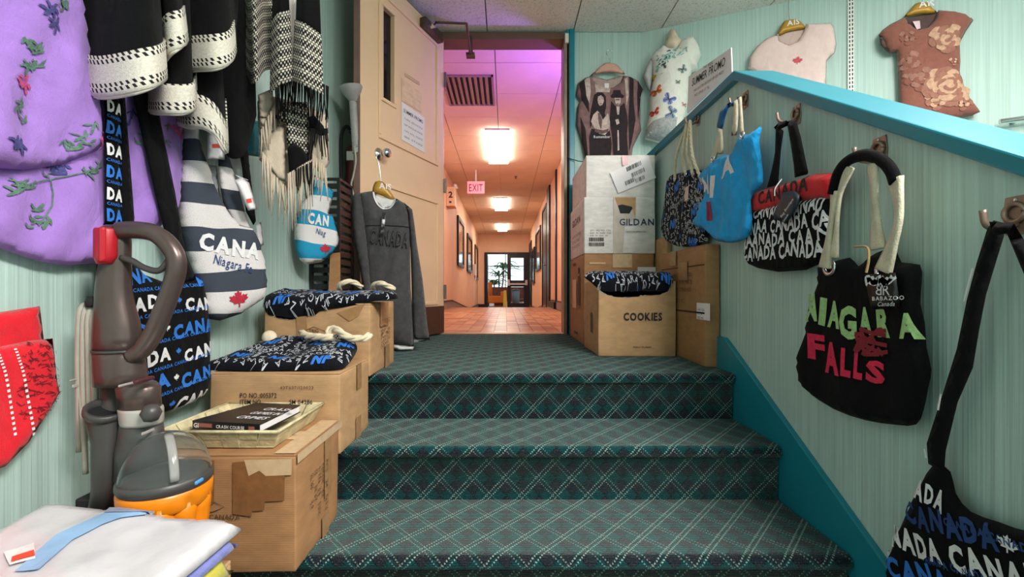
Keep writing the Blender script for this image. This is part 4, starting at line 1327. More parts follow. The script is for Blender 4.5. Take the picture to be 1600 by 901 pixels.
# 5 black sling bag at the right edge
t = thing('sling_bag', 'black sling bag with white and blue CANADA lettering at the right edge', 'bag', 'bags hung along the half wall')
q = lambda pts: RB.uvs(cr(1370, 330, 1.578, pts))
cpx = lambda pts: cr(1370, 330, 1.578, pts)
out = q([(141, 622), (182, 642), (195, 695), (232, 740), (300, 765), (380, 790), (440, 770), (500, 720), (560, 800), (580, 960), (520, 1090), (400, 1150), (240, 1150), (110, 1080), (45, 980), (25, 890), (45, 810), (100, 690)])
o, sf, pa = cushion('body', RB, out, 0.016, M_BLKFAB, t, edge=.02, amp=.007, seed=15, smooth=2)
def row(pr, st, x, y, x1, y1, size, seed, bold=.045, jit=.5):
    u0, v0 = q([(x, y)])[0]; u1, v1 = q([(x1, y1)])[0]
    pr.text(st, u0, v0, size, bold, rot=math.degrees(math.atan2(v1 - v0, u1 - u0)), fit=math.hypot(u1 - u0, v1 - v0), jit=jit, seed=seed)
pr = Print(RB, sf, pa, .004)
row(pr, 'NADA', 92, 690, 185, 745, .055, 1); row(pr, 'NADA CANADA', 55, 825, 520, 985, .058, 2); row(pr, 'CANADA CANADA', 50, 960, 540, 1130, .058, 3)
pr.leaf(*q([(345, 830)])[0], .022); pr.leaf(*q([(82, 735)])[0], .014); pr.leaf(*q([(45, 845)])[0], .012)
pr.build('white_lettering', M_WPR, t, .0025)
pr = Print(RB, sf, pa, .004); row(pr, 'CANA', 52, 895, 215, 950, .055, 4); row(pr, 'CANADA', 260, 980, 520, 1070, .055, 5); pr.build('blue_lettering', M_BPR, t, .0025)
pr = Print(RB, sf, pa, .004); row(pr, 'CANADA', 92, 765, 325, 835, .055, 6); row(pr, 'CANADA CANADA', 190, 770, 420, 850, .018, 7); row(pr, 'CANADA CANADA CANADA', 130, 860, 400, 950, .018, 8); pr.build('navy_lettering', M_NPR, t, .0025)
strap('strap', sR, cpx([(290, 42), (305, 22), (330, 28), (332, 60), (310, 130), (287, 205), (270, 290), (254, 385), (216, 470), (186, 590), (182, 645), (142, 622), (138, 572), (178, 450), (213, 340), (238, 220), (262, 130)]), M_BLKFAB, t, h0=.012)
pr = Print(sR, None); pr.stroke(sR.uvs(cpx([(182, 450), (175, 490)])), .004); pr.stroke(sR.uvs(cpx([(140, 585), (145, 608)])), .004); pr.stroke(sR.uvs(cpx([(262, 140), (240, 222)])), .003); pr.build('edge_piping', M_WPR, t, .0185)
strap('strap', sR, cpx([(300, 25), (363, 30), (420, 120), (470, 300), (520, 560), (560, 800), (500, 730), (440, 400), (390, 160), (345, 55), (310, 60)]), M_BLKFAB, t, h0=.016)

# ------------------------------------------------------------------ things above the half wall
FB = Pl(0, 3.125, 0)
FA = Fr((A0.x + AN.x * .04, A0.y + AN.y * .04, E), AD, (0, 0, 1), AN)
M_GOLD = mat('gold_plastic_hanger', '#b98a2c', 0.35, 0.1, 0.1, 12)
def hanger(F, poly, hook, m, parent, T=.012, h0=.0, txt=None):
    h = cushion('hanger', F, poly, T, m, parent, edge=.012, sp=.012, amp=0, h0=h0, smooth=2, Tb=.006)
    wr = MB().tube(catmull([F.pt(*p_, h0 + .006) for p_ in hook], 6), .0025, 6).build('hanger_hook', M_CHROME, h[0])
    if txt:
        pr = Print(F, h[1]); pr.text(txt[0], *txt[1], txt[2], .02); pr.build('lettering', M_PAPER, h[0], .001)
    return h
# photo-print top on the door wall
q = lambda pts: FB.uvs(cr(860, 20, 3.753, pts))
t = thing('printed_top', 'mauve-brown top with a dark photo print of two figures on a pink hanger', 'shirt', 'tops hung on the walls')
M_MAUVE = fabric('mauve_jersey', '#8d6a6b', 0.35)
back = cushion('back_panel', FB, q([(205, 382), (250, 372), (330, 392), (420, 368), (465, 376), (420, 440), (330, 470), (240, 440)]), .004, fabric('mauve_inside', '#b59a95'), t, edge=.01, h0=.0, amp=0)
out = q([(160, 415), (205, 382), (236, 376), (252, 402), (282, 430), (322, 445), (370, 440), (410, 410), (426, 370), (465, 376), (512, 402), (542, 455), (526, 482), (526, 650), (531, 690), (482, 790), (470, 870), (200, 870), (180, 760), (150, 662), (156, 560), (172, 520), (148, 488)])
o, sf, pa = cushion('body', FB, out, .03, M_MAUVE, t, edge=.05, amp=.006, ns=10, seed=2, h0=.006)
M_PL = mat('dark_plum_print', '#2a1a20', 0.85, 0, 0.3, 40); M_RO = mat('pale_rose_print', '#cbb1ab', 0.85, 0, 0.25, 40); M_MID = mat('mid_mauve_print', '#6d5052', 0.85, 0, 0.3, 40)
def ppoly(nm, ma, lift, *polys):
    for pts in polys:
        pr = Print(FB, sf); pr.poly(q(pts)); pr.build(nm, ma, t, lift)
ppoly('dark_print', M_PL, .002, [(165, 425), (200, 395), (215, 470), (222, 600), (200, 560), (178, 520)], [(455, 385), (480, 395), (478, 520), (490, 640), (470, 760), (455, 820), (448, 640), (455, 500)], [(505, 405), (535, 455), (520, 540), (505, 640), (500, 500)],
      [(170, 620), (200, 690), (215, 850), (205, 865), (180, 760)], [(225, 860), (220, 740), (235, 690), (340, 700), (352, 780), (345, 860)])
ppoly('light_print', M_RO, .0025, [(195, 405), (225, 390), (232, 470), (222, 545), (205, 500)], [(255, 425), (300, 445), (345, 452), (340, 480), (260, 478)], [(428, 400), (445, 390), (450, 500), (438, 560)])
# first figure: long dark hair, face turned aside, light jacket, folded arms
ppoly('figure_print', M_PL, .003, [(250, 495), (272, 480), (300, 483), (318, 505), (320, 560), (312, 600), (322, 640), (300, 660), (262, 660), (240, 650), (228, 690), (226, 620), (236, 560)])
ppoly('figure_print', M_RO, .0036, [(272, 505), (290, 497), (304, 510), (306, 532), (298, 552), (284, 560), (274, 548), (270, 525)], [(244, 612), (268, 588), (282, 600), (300, 640), (330, 600), (342, 650), (338, 700), (312, 728), (280, 720), (248, 680), (232, 650)])
ppoly('figure_print', M_MID, .0042, [(270, 600), (282, 600), (296, 640), (290, 700), (276, 660)], [(276, 520), (282, 519), (283, 523), (277, 524)], [(294, 517), (300, 516), (301, 520), (295, 521)], [(284, 545), (296, 543), (292, 549), (286, 549)], [(250, 690), (300, 700), (335, 690), (330, 712), (290, 722), (255, 708)])
# second figure: hat, dark waistcoat, pale shirt
ppoly('figure_print', M_PL, .003, [(345, 500), (358, 488), (362, 468), (400, 466), (408, 488), (424, 500), (420, 512), (350, 512)], [(348, 530), (372, 560), (402, 560), (425, 540), (440, 610), (446, 660), (440, 720), (448, 850), (362, 850), (352, 720), (340, 640)])
ppoly('figure_print', M_RO, .0036, [(368, 513), (402, 513), (404, 540), (390, 556), (374, 546)], [(378, 562), (398, 562), (394, 610), (384, 610)], [(372, 640), (390, 634), (396, 660), (380, 670)], [(384, 700), (392, 700), (396, 815), (386, 818)])
ppoly('figure_print', M_MID, .0042, [(372, 520), (398, 520), (398, 526), (374, 527)], [(378, 546), (392, 544), (388, 554)])
pr = Print(FB, sf); pr.text('Remember', *q([(248, 745)])[0], .026, .01, fit=.115); pr.build('lettering', M_WPR, t, .005)
hanger(FB, q([(222, 388), (262, 352), (312, 308), (376, 312), (405, 340), (432, 372), (400, 370), (340, 360), (270, 370)]), q([(340, 312), (340, 285), (325, 265), (322, 245), (340, 232), (360, 245)]), mat('pink_plastic_hanger', '#d8a08e', 0.45), t, .012, .03)
pr = Print(FB, back[1]); pr.poly(q([(316, 415), (342, 415), (342, 445), (318, 447)])); pr.build('neck_label', M_PAPER, t, .002)

# butterfly tee on a bust form fixed to the corner
FM = Fr((1.04, 3.06, E), (0.955, -0.296, 0), (0, 0, 1), (-0.296, -0.955, 0))
q = lambda pts: FM.uvs(cr(860, 20, 3.753, pts))
t = thing('display_bust', 'cream bust form in a white tee printed with colourful butterflies', 'mannequin')
cushion('neck', FM, q([(668, 190), (690, 150), (690, 120), (702, 105), (735, 110), (752, 150), (780, 180), (740, 250), (690, 230)]), .07, mat('cream_form', '#e0cdb6', 0.5), t, edge=.06, Tb=.02, smooth=2, amp=0)
out = q([(590, 262), (622, 232), (665, 195), (690, 215), (735, 218), (760, 172), (800, 155), (842, 150), (868, 195), (887, 248), (862, 300), (864, 338), (828, 352), (815, 400), (806, 520), (792, 590), (760, 700), (720, 760), (640, 765), (555, 742), (562, 680), (580, 600), (585, 470), (600, 400)])
o, sf, pa = cushion('tee', FM, out, .11, fabric('white_jersey', '#e8e4dc', 0.06), t, edge=.12, amp=.006, seed=4, Tb=.03)
cushion('sleeve', FM, q([(540, 380), (560, 320), (592, 265), (612, 300), (600, 400), (585, 470), (562, 432)]), .04, fabric('grey_white_jersey', '#b9bcbb', 0.1), t, edge=.04, amp=.004)
def butterfly(c, s, rot, ma, name='butterfly_print'):
    pr = Print(FM, sf, pa, .002)
    u, v = q([c])[0]; a = math.radians(rot)
    for lobes in ([(0, 0), (.6, .9), (1.1, .8), (1.0, .2)], [(0, 0), (.9, -.1), (.8, -.7), (.3, -.8)]):
        for sg in (1, -1):
            pts = smooth_poly([(x * sg, y) for x, y in lobes], 3)
            pr.poly([(u + s * (x * math.cos(a) - y * math.sin(a)), v + s * (x * math.sin(a) + y * math.cos(a))) for x, y in pts])
    pr.build(name, ma, t, .003)
    pr = Print(FM, sf, pa, .001)
    for sg in (1, -1):
        for e_ in ((.9, .75), (.75, -.6), (.5, .1)):
            pr.stroke([(u, v), (u + s * sg * e_[0] * math.cos(a) - s * e_[1] * math.sin(a), v + s * sg * e_[0] * math.sin(a) + s * e_[1] * math.cos(a))], s * .1)
    pr.build('butterfly_outline', M_INK, t, .0042)
mk = lambda n_, c_: mat(n_, c_, 0.8, 0, 0.25, 60)
butterfly((620, 490), .032, 20, mk('orange_print', '#e0783c')); butterfly((690, 545), .035, -35, mk('violet_blue_print', '#7d86c4')); butterfly((705, 620), .036, 70, mk('grey_blue_print', '#8595ad'))
butterfly((770, 370), .024, 40, mk('grey_print', '#8a9a98')); butterfly((742, 445), .014, 0, mk('olive_print', '#9aa38c')); butterfly((608, 610), .028, 10, mk('red_print', '#d84a38')); butterfly((780, 560), .015, 0, mk('pink_print', '#d8a0a0')); butterfly((600, 400), .022, 60, mk('yellow_print', '#d8b840'))
pr = Print(FM, sf, pa, .004); rr = random.Random(9)
for k in range(60):
    x = rr.uniform(620, 790); u, v = q([(x, 340 - (x - 620) * .6 + rr.gauss(0, 26))])[0]
    if pr.ok((u, v)): pr.blob(u, v, rr.uniform(.004, .012), rr.uniform(.003, .008), rr.uniform(0, 180), 7, .4, k)
pr.build('splash_print', mk('aqua_print', '#7fb8b0'), t, .003)
pr = Print(FM, sf, pa, .004)
for k in range(18):
    u, v = q([(rr.gauss(660, 16), rr.gauss(330, 22))])[0]
    if pr.ok((u, v)): pr.blob(u, v, rr.uniform(.003, .009), rr.uniform(.003, .007), 0, 7, .4, k)
pr.build('splash_print', mk('dark_print_ink', '#38413e'), t, .004)
pr = Print(FM, sf, pa, .002); pr.poly(q([(560, 690), (600, 660), (690, 640), (740, 640), (720, 755), (640, 762), (558, 740)])); pr.build('grey_print_area', mk('silver_grey_print', '#a5a7a8'), t, .002)

# promo sign standing on the level part of the cap
FS = Pl(0.925, 0, -88)
q = lambda pts: FS.uvs(cr(860, 20, 3.753, pts))
t = thing('promo_sign', 'white card reading SUMMER PROMO standing on the teal wall cap', 'sign')
c4 = q([(808, 590), (1070, 345), (1065, 205), (815, 375)])
c4 = [(a, max(b, HA + .002)) for a, b in c4[:2]] + c4[2:]
MB().prism([FS.pt(a, b, 0) for a, b in c4], FS.n * 0.004).build('card', M_PAPER, t)
pr = Print(FS)
u0, v0 = q([(836, 432)])[0]; u1, v1 = q([(1030, 308)])[0]
an = math.degrees(math.atan2(v1 - v0, u1 - u0)); pr.text('SUMMER PROMO', u0, v0, .048, .004, rot=an, fit=math.hypot(u1 - u0, v1 - v0)); pr.build('lettering', M_INK, t, .005)
pr = Print(FS)
for (x, y, x1, y1, st) in ((846, 466, 1022, 352, 'TAKE AN EXTRA DISCOUNT OFF OUR PRICES'), (850, 494, 940, 440, 'PRICE APPLIES AT TILL'), (900, 330, 960, 300, 'THIS WEEK')):
    u0, v0 = q([(x, y)])[0]; u1, v1 = q([(x1, y1)])[0]
    pr.text(st, u0, v0, .016, 0, rot=math.degrees(math.atan2(v1 - v0, u1 - u0)), fit=math.hypot(u1 - u0, v1 - v0))
pr.build('lettering', M_GREYINK, t, .005)

# pink tee
q = lambda pts: FA.uvs(cr(1140, 0, 3.465, pts))
t = thing('t_shirt', 'pale pink tee with a small red maple leaf on a gold hanger', 'shirt', 'tops hung on the walls')
M_PT = fabric('pale_pink_jersey', '#eccfca', 0.06)
cushion('back_panel', FA, q([(255, 192), (300, 172), (400, 146), (418, 150), (385, 240), (320, 262), (270, 235)]), .004, fabric('pale_pink_inside', '#d9bdb6', .06), t, edge=.01, h0=-.012, amp=0)
out = q([(100, 372), (107, 310), (150, 250), (200, 208), (262, 186), (274, 222), (320, 242), (368, 222), (400, 175), (414, 130), (500, 128), (546, 124), (566, 150), (579, 240), (570, 286), (526, 328), (522, 440), (526, 600), (380, 615), (190, 600), (188, 425), (150, 410)])
o, sf, pa = cushion('body', FA, out, .03, M_PT, t, edge=.06, amp=.006, ns=11, seed=6)
pr = Print(FA, sf); pr.leaf(*q([(360, 350)])[0], .038, -8); pr.build('maple_leaf', mat('faded_red_print', '#c9525a', 0.8, 0, .2, 60), t, .003)
pr = Print(FA, sf, pa); pr.stroke(q([(258, 190), (270, 228), (320, 250), (372, 228), (405, 180), (418, 132)]), .006); pr.build('neckband', fabric('pink_rib', '#e2bfba', .05), t, .003)
hanger(FA, q([(256, 192), (290, 120), (320, 108), (358, 103), (388, 120), (412, 152), (385, 160), (330, 168), (290, 182)]), q([(322, 110), (318, 60), (318, 0), (320, -40)]), M_GOLD, t, .014, .0, ('AIS', q([(308, 148)])[0], .045))

# brown tee
t = thing('t_shirt', 'rust-brown tee with embroidered roses on a gold hanger', 'shirt', 'tops hung on the walls')
M_BT = fabric('rust_brown_jersey', '#8f5a4e', 0.12)
cushion('back_panel', FA, q([(948, 96), (1000, 82), (1115, 60), (1132, 58), (1110, 140), (1030, 175), (975, 150)]), .004, fabric('brown_inside', '#5d4848', .1), t, edge=.01, h0=-.012, amp=0)
out = q([(806, 190), (830, 160), (872, 130), (950, 92), (968, 130), (1020, 163), (1070, 150), (1108, 108), (1130, 55), (1215, 62), (1276, 76), (1320, 110), (1282, 165), (1256, 212), (1246, 240), (1250, 330), (1246, 390), (1266, 480), (1310, 545), (1357, 605), (1310, 627), (1180, 650), (925, 660), (918, 535), (915, 420), (910, 330), (902, 282), (860, 288)])
o, sf, pa = cushion('body', FA, out, .035, M_BT, t, edge=.06, amp=.006, ns=10, seed=8)
cushion('sleeve_opening', FA, q([(806, 192), (830, 205), (862, 285), (840, 275), (815, 248)]), .004, fabric('brown_inside', '#5d4848'), t, edge=.01, h0=.008, amp=0)
def rose(c, R, ma, mb_, seed, n_=16):
    r_ = random.Random(seed); u, v = q([c])[0]
    for k in range(n_):
        rad = R * (1 - k / n_) ** .8; th = k * 2.4
        cu, cv = u + rad * .8 * math.cos(th), v + rad * .8 * math.sin(th); pr0 = R * (.30 + .10 * r_.random()) * (1 - .45 * k / n_)
        pr = Print(FA, sf, pa, pr0 * .5)
        if not pr.ok((cu, cv)): continue
        pr.blob(cu, cv, pr0, pr0 * .75, math.degrees(th) + 90, 11, .12, k)
        pr.build('rose_petal', ma if k % 2 else mb_, t, .003 + k * .00022)
M_R1 = mat('peach_embroidery', '#c49a80', 0.8, 0, .2, 60); M_R1b = mat('rust_embroidery', '#9a6656', .8, 0, .2, 60); M_R2 = mat('faint_brown_print', '#9a6a5d', 0.8, 0, .2, 60)
rose((1155, 225), .085, M_R1, M_R1b, 1, 20); rose((1165, 480), .12, M_R1, M_R1b, 2, 30); rose((1100, 560), .06, M_R1, M_R1b, 3, 12); rose((1195, 350), .03, M_R1, M_R1b, 4, 6); rose((1240, 570), .05, M_R1, M_R1b, 8, 10)
rose((950, 350), .07, M_R2, M_BT, 5, 14); rose((1010, 440), .08, M_R2, M_BT, 6, 14); rose((950, 220), .05, M_R2, M_BT, 7, 10)
pr = Print(FA, back[1] if False else None); pr.poly(q([(990, 118), (1028, 114), (1032, 155), (1012, 162)])); pr.build('neck_label', mat('pink_white_label', '#e3c6c8', .7), t, .004)
hanger(FA, q([(942, 95), (975, 55), (1005, 20), (1040, 12), (1072, 14), (1095, 40), (1124, 66), (1095, 74), (1040, 78), (985, 86)]), q([(1040, 12), (1038, -20), (1034, -60)]), M_GOLD, t, .014, .0, ('AIS', q([(1018, 50)])[0], .05))

# slotted standard on the angled wall
t = thing('slotted_standard', 'white slotted upright rail on the angled wall between the two tees', 'shelf standard')
u0 = FA.uv(1323.5, 60)[0]; u1 = FA.uv(1333.5, 60)[0]
FW = Fr((A0.x, A0.y, E), AD, (0, 0, 1), AN)
u0 = FW.uv(1323.5, 60)[0]; u1 = FW.uv(1333.5, 60)[0]
mb = MB(); vs = [FW.pt(u, v, h) for h in (0, .015) for u, v in ((u0, .3), (u1, .3), (u1, 1.83), (u0, 1.83))]
mb.add(vs, [(3, 2, 1, 0), (4, 5, 6, 7), (0, 1, 5, 4), (1, 2, 6, 5), (2, 3, 7, 6), (3, 0, 4, 7)]).build('rail', M_WHITE, t)
pr = Print(FW); v = .32
while v < 1.81:
    for k in (.28, .72):
        c = u0 + (u1 - u0) * k; pr.quad(c - .003, v, c + .003, v + .016)
    v += .025
pr.build('slots', M_INK, t, .0155)
# chrome face-out rail at the right edge
t = thing('chrome_rail', 'chrome garment rail above the teal cap at the right edge', 'rail')
a = FW.uv(1600, 190); 
MB().tube([FW.pt(a[0] - .12, a[1] + .0, .05), FW.pt(a[0] + .6, a[1] + .03, .05)], .014, 12).build('bar', M_CHROME, t, True)
for k in (-.05, .45):
    MB().tube([FW.pt(a[0] + k, a[1], 0), FW.pt(a[0] + k, a[1], .05)], .010, 8).build('bracket', M_CHROME, t, True)
# small white sensor in the top corner of the doorway
t = thing('door_sensor', 'small white sensor at the top right corner of the door frame', 'sensor')
MB().box((.414, 3.075, E + 1.725), (.440, 3.098, E + 1.79)).build('case', M_WHITE, t, bevel=.004)
MB().tube(catmull([(.43, 3.09, E + .93), (.47, 3.08, E + .91), (.53, 3.06, E + .89), (.60, 3.04, E + .89)], 6), .003, 6).build('cable', M_BLACK, t, True)
# ------------------------------------------------------------------ left wall: garments
def curtain(name, cols, m, parent, lo=0.0, hi=None, off=0.0, nv=10, k=6, thick=0.004, hem=None, wob=0.0, seed=0):
    """hanging cloth: cols = (px, py, depth) of the hem and (px, py, depth) of the top; lo / hi in metres above the hem"""
    B = catmull([P(*c[:3]) for c in cols], k)
    T = catmull([P(*c[3:6]) for c in cols], k)
    n = len(B)
    vs, fs, uv = [], [], []
    L = 0.0
    for i in range(n):
        if i: L += (B[i] - B[i - 1]).length
        tg = B[min(i + 1, n - 1)] - B[max(i - 1, 0)]
        nr = V((tg.y, -tg.x, 0))
        nr = nr.normalized() if nr.length > 1e-6 else V((0, -1, 0))
        ln = (T[i] - B[i]).length
        t0 = lo / ln; t1 = 1.0 if hi is None else min(1.0, hi / ln)
        for j in range(nv + 1):
            t = t0 + (t1 - t0) * j / nv
            p = B[i].lerp(T[i], t) + nr * (off + wob * noise.noise(V((L * 14, t * 3, seed))))
            vs.append(p); uv.append((L, lo + ((ln if hi is None else hi) - lo) * j / nv))
    for i in range(n - 1):
        for j in range(nv):
            a = i * (nv + 1) + j
            fs.append((a, a + nv + 1, a + nv + 2, a + 1))
    me = bpy.data.meshes.new(name)
    me.from_pydata([tuple(p) for p in vs], [], fs)
    ul = me.uv_layers.new(name='UVMap')
    for l in me.loops:
        ul.data[l.index].uv = uv[l.vertex_index]
    me.update()
    o = link(name, me, m, parent, True)
    s = o.modifiers.new('cloth', 'SOLIDIFY'); s.thickness = thick; s.offset = 0
    if hem:
        MB().tube([B[i] + V((0, 0, lo)) for i in range(n)], hem[1], 6).build('hem', hem[0], o, True)
    return o

M_BKNIT = fabric('black_knit', '#0b0b0c', 0.25, 0.03, 700, 0.5)
def band_mat(h):
    t = NT('cream_band_black_stitch')
    x = t.n('SeparateXYZ', {0: t.uv()})
    u, v = x.outputs[0], x.outputs[1]
    vn = t.math('DIVIDE', v, h)
    col = t.ramp(t.noise(t.uv(), 180, 3), [(.3, lin('#cfc7b8')), (.7, lin('#e9e3d6'))])
    def rowm(c, wd, fr, ph):
        ins = t.math('LESS_THAN', t.math('ABSOLUTE', t.math('SUBTRACT', vn, c)), wd)
        saw = t.math('FRACT', t.math('ADD', t.math('ADD', t.math('MULTIPLY', u, fr), t.math('MULTIPLY', vn, 4.0)), 40.0 + ph))
        return t.math('MULTIPLY', ins, t.math('LESS_THAN', saw, 0.42))
    m_ = t.math('MAXIMUM', t.math('MAXIMUM', rowm(.84, .055, 75, 0), rowm(.97, .06, 75, .5)), t.math('MAXIMUM', rowm(.14, .05, 75, .2), rowm(.26, .05, 75, .7)))
    col = t.mix(m_, col, lin('#121214'))
    t.bump(t.noise(t.uv(), 400, 2), .6, .003)
    return t.out(col, .9)
def hound_mat():
    t = NT('black_cream_weave')
    x = t.n('SeparateXYZ', {0: t.uv()})
    u, v = x.outputs[0], x.outputs[1]
    row_ = t.math('FLOOR', t.math('MULTIPLY', t.math('ADD', v, 9.0), 120.0))
    sh = t.math('MULTIPLY', t.math('MODULO', row_, 2.0), .5)
    a = t.math('FRACT', t.math('ADD', t.math('ADD', t.math('MULTIPLY', t.math('ADD', u, 9.0), 95.0), sh), t.math('MULTIPLY', t.noise(t.uv(), 60, 1), .35)))
    b = t.math('FRACT', t.math('MULTIPLY', t.math('ADD', v, 9.0), 120.0))
    big = t.math('MULTIPLY', t.math('SINE', t.math('MULTIPLY', v, 190.0)), .12)
    m_ = t.math('MULTIPLY', t.math('LESS_THAN', t.math('ABSOLUTE', t.math('SUBTRACT', a, .5)), t.math('ADD', .25, big)), t.math('LESS_THAN', b, .74))
    col = t.mix(m_, lin('#0e0e10'), lin('#d8cfc0'))
    t.bump(t.math('ADD', m_, t.noise(t.uv(), 300, 2)), .6, .003)
    return t.out(col, .9)
M_HOUND = hound_mat()
M_BAND = band_mat(0.085)
M_TRIM = fabric('cream_hem', '#ddd6c8', .1, .1)

# rail the garments hang from, above the frame
t = thing('garment_rail', 'chrome garment rail along the top of the left wall', 'rail')
MB().tube([(-0.84, .55, 1.78), (-0.84, 1.75, 1.78)], .014, 12).build('bar', M_CHROME, t, True)
for y in (.6, 1.15, 1.7):
    MB().tube([(-.95, y, 1.78), (-.84, y, 1.78)], .009, 8).build('bracket', M_CHROME, t, True)

def top(px, d, z=1.77):
    return (px, CY - (z - E) / d * FPX, d)

# purple tunic
LP = Pl(-0.925, 0, 90)
t = thing('tunic', 'lilac tunic with embroidered flowers hanging at the left edge', 'tunic')
M_LILAC = fabric('lilac_cotton', '#a97fd2', .10, .15)
fold = lambda a, b: .008 * math.sin(26 * a + 9 * b) + .005 * math.sin(60 * a - 22 * b)
out = LP.uvs([(-130, -90), (240, -90), (262, 60), (276, 150), (286, 220), (284, 270), (280, 325), (262, 345), (244, 358), (215, 362), (172, 388), (148, 411), (100, 415), (60, 408), (0, 388), (-140, 360)])
o, sf0, pa0 = cushion('under_layer', LP, out, .018, M_LILAC, t, edge=.05, amp=.006, ns=7, seed=3, folds=fold)
LP2 = Pl(-0.90, 0, 90)
out = LP2.uvs([(-135, -90), (118, -90), (128, 0), (140, 80), (152, 150), (153, 200), (152, 235), (100, 256), (40, 265), (-20, 262), (-140, 270)])
o, sf, pa = cushion('upper_layer', LP2, out, .02, M_LILAC, t, edge=.03, amp=.008, ns=7, seed=5, folds=lambda a, b: .010 * math.sin(30 * a + 14 * b) + .004 * math.sin(75 * a - 20 * b))
out3 = LP2.uvs([(-140, 375), (0, 381), (60, 398), (100, 402), (150, 385), (152, 360), (60, 330), (-140, 340)])
def sprig(F, sf, pa, lst, m, nm, sc=1.0):
    pr = Print(F, sf, pa, .004)
    for i, (x, y, a, b, rot) in enumerate(lst):
        u, v = F.uv(x, y)
        if pr.ok((u, v)): pr.blob(u, v, a * sc * .62, b * sc * .42, rot, 9, .22, i); pr.blob(u + .006, v + .009, a * sc * .42, b * sc * .36, rot + 40, 8, .3, i + 50); pr.blob(u - .008, v + .004, a * sc * .4, b * sc * .32, rot - 50, 8, .3, i + 90)
    o_ = pr.build(nm, m, t, .003)
M_EG = mat('green_embroidery', '#5a7a68', .85, 0, .3, 80, .5, 300); M_EP = mat('pink_embroidery', '#cc4d86', .85, 0, .3, 80, .5, 300); M_EN = mat('indigo_embroidery', '#4a4a86', .85, 0, .3, 80, .5, 300)
sprig(LP2, sf, pa, [(30, 70, .02, .008, -50), (40, 75, .026, .007, 20), (45, 82, .02, .006, 35), (36, 105, .025, .008, 15), (50, 103, .02, .006, 25), (32, 108, .022, .007, 80), (18, 165, .02, .009, 60), (10, 175, .022, .008, 110), (25, 190, .018, .007, 30), (110, 215, .025, .006, 50), (122, 200, .022, .006, 75), (105, 232, .025, .008, 30), (95, 228, .02, .006, 110), (118, 225, .018, .005, 10), (82, 8, .025, .012, 0), (75, 15, .012, .006, 40)], M_EG, 'leaf_embroidery')
sprig(LP2, sf, pa, [(24, 132, .018, .012, 20), (32, 140, .016, .010, 100), (28, 125, .012, .008, 60), (140, 222, .018, .012, 10), (146, 230, .014, .010, 80), (142, 212, .010, .007, 50)], M_EP, 'flower_embroidery')
sprig(LP2, sf, pa, [(48, 18, .018, .010, 50), (58, 22, .016, .008, 110), (54, 12, .014, .007, 0), (62, 38, .022, .009, 40), (66, 48, .014, .006, 80), (5, 228, .022, .012, 30), (12, 235, .016, .009, 100), (-4, 222, .018, .008, 60)], M_EN, 'flower_embroidery')
sprig(LP, sf0, pa0, [(20, 290, .03, .007, 5), (35, 293, .025, .006, 20), (10, 300, .028, .008, 30), (62, 275, .012, .005, 0), (130, 268, .03, .008, 20), (118, 272, .026, .007, 150), (142, 258, .02, .006, 30), (52, 328, .022, .009, 10), (48, 345, .02, .008, -30), (62, 350, .022, .009, 60), (40, 355, .012, .006, 0), (210, 215, .02, .007, 40), (255, 200, .02, .006, 70), (250, 225, .02, .006, 120), (205, 225, .022, .006, 160)], M_EG, 'leaf_embroidery')
sprig(LP, sf0, pa0, [(78, 270, .022, .010, 10), (70, 265, .016, .008, 80), (86, 266, .014, .008, 120), (195, 180, .02, .008, 90), (190, 195, .018, .007, 50)], M_EN, 'flower_embroidery')
sprig(LP, sf0, pa0, [(268, 205, .02, .012, 30), (273, 213, .016, .010, 100), (262, 200, .014, .008, 160)], M_EP, 'flower_embroidery')
pr = Print(LP, sf0, pa0); pr.stroke([LP.uv(*c) for c in ((68, 280), (73, 300), (72, 320), (58, 345), (52, 352))], .0025); pr.stroke([LP.uv(*c) for c in ((0, 280), (30, 288), (90, 275), (150, 258))], .0025); pr.build('stem_embroidery', M_EG, t, .0035)

# black ponchos with cream bands
t = thing('poncho', 'black poncho whose wide cream hem hangs lowest in front of the lilac tunic', 'poncho', 'knitted ponchos on the rail')
c1 = [(108, 20, .945), (122, 70, .95), (136, 146, .955), (160, 153, .93), (205, 147, .915), (238, 136, .93), (256, 122, .985), (252, 104, 1.05), (258, 96, 1.05), (268, 84, 1.0), (284, 72, 1.01), (290, 62, 1.06)]
cols = [c + top(c[0] * .85 + 18, c[2]) for c in c1]
curtain('body', cols, M_BKNIT, t, 0.0, None, 0, 10, 5, wob=.006, seed=1)
curtain('cream_band', cols[2:], M_BAND, t, 0.0, .085, .005, 6, 5, hem=(M_TRIM, .004))
t = thing('poncho', 'black poncho with short curled cream hem, behind the lowest one', 'poncho', 'knitted ponchos on the rail')
c2 = [(226, 165, 1.13), (236, 176, 1.10), (258, 178, 1.06), (284, 178, 1.07), (300, 172, 1.10), (302, 160, 1.15), (312, 150, 1.17)]
cols = [c + top(c[0] * .8 + 50, c[2]) for c in c2]
curtain('body', cols, M_BKNIT, t, 0.0, None, 0, 8, 5)
curtain('cream_band', cols, M_BAND, t, 0.0, .07, .005, 6, 5, hem=(M_TRIM, .004))
t = thing('poncho', 'black poncho with cream hem slanting down to the right above the striped bag', 'poncho', 'knitted ponchos on the rail')
c3 = [(290, 112, 1.14), (310, 110, 1.12), (338, 108, 1.11), (358, 98, 1.14), (366, 80, 1.18), (369, 40, 1.22), (372, 0, 1.24)]
cols = [c + top(c[0] * .8 + 60, c[2]) for c in c3]
curtain('body', cols, M_BKNIT, t, 0.0, None, 0, 8, 5)
curtain('cream_band', cols[:5], M_BAND, t, 0.0, .085, .005, 6, 5, hem=(M_TRIM, .004))
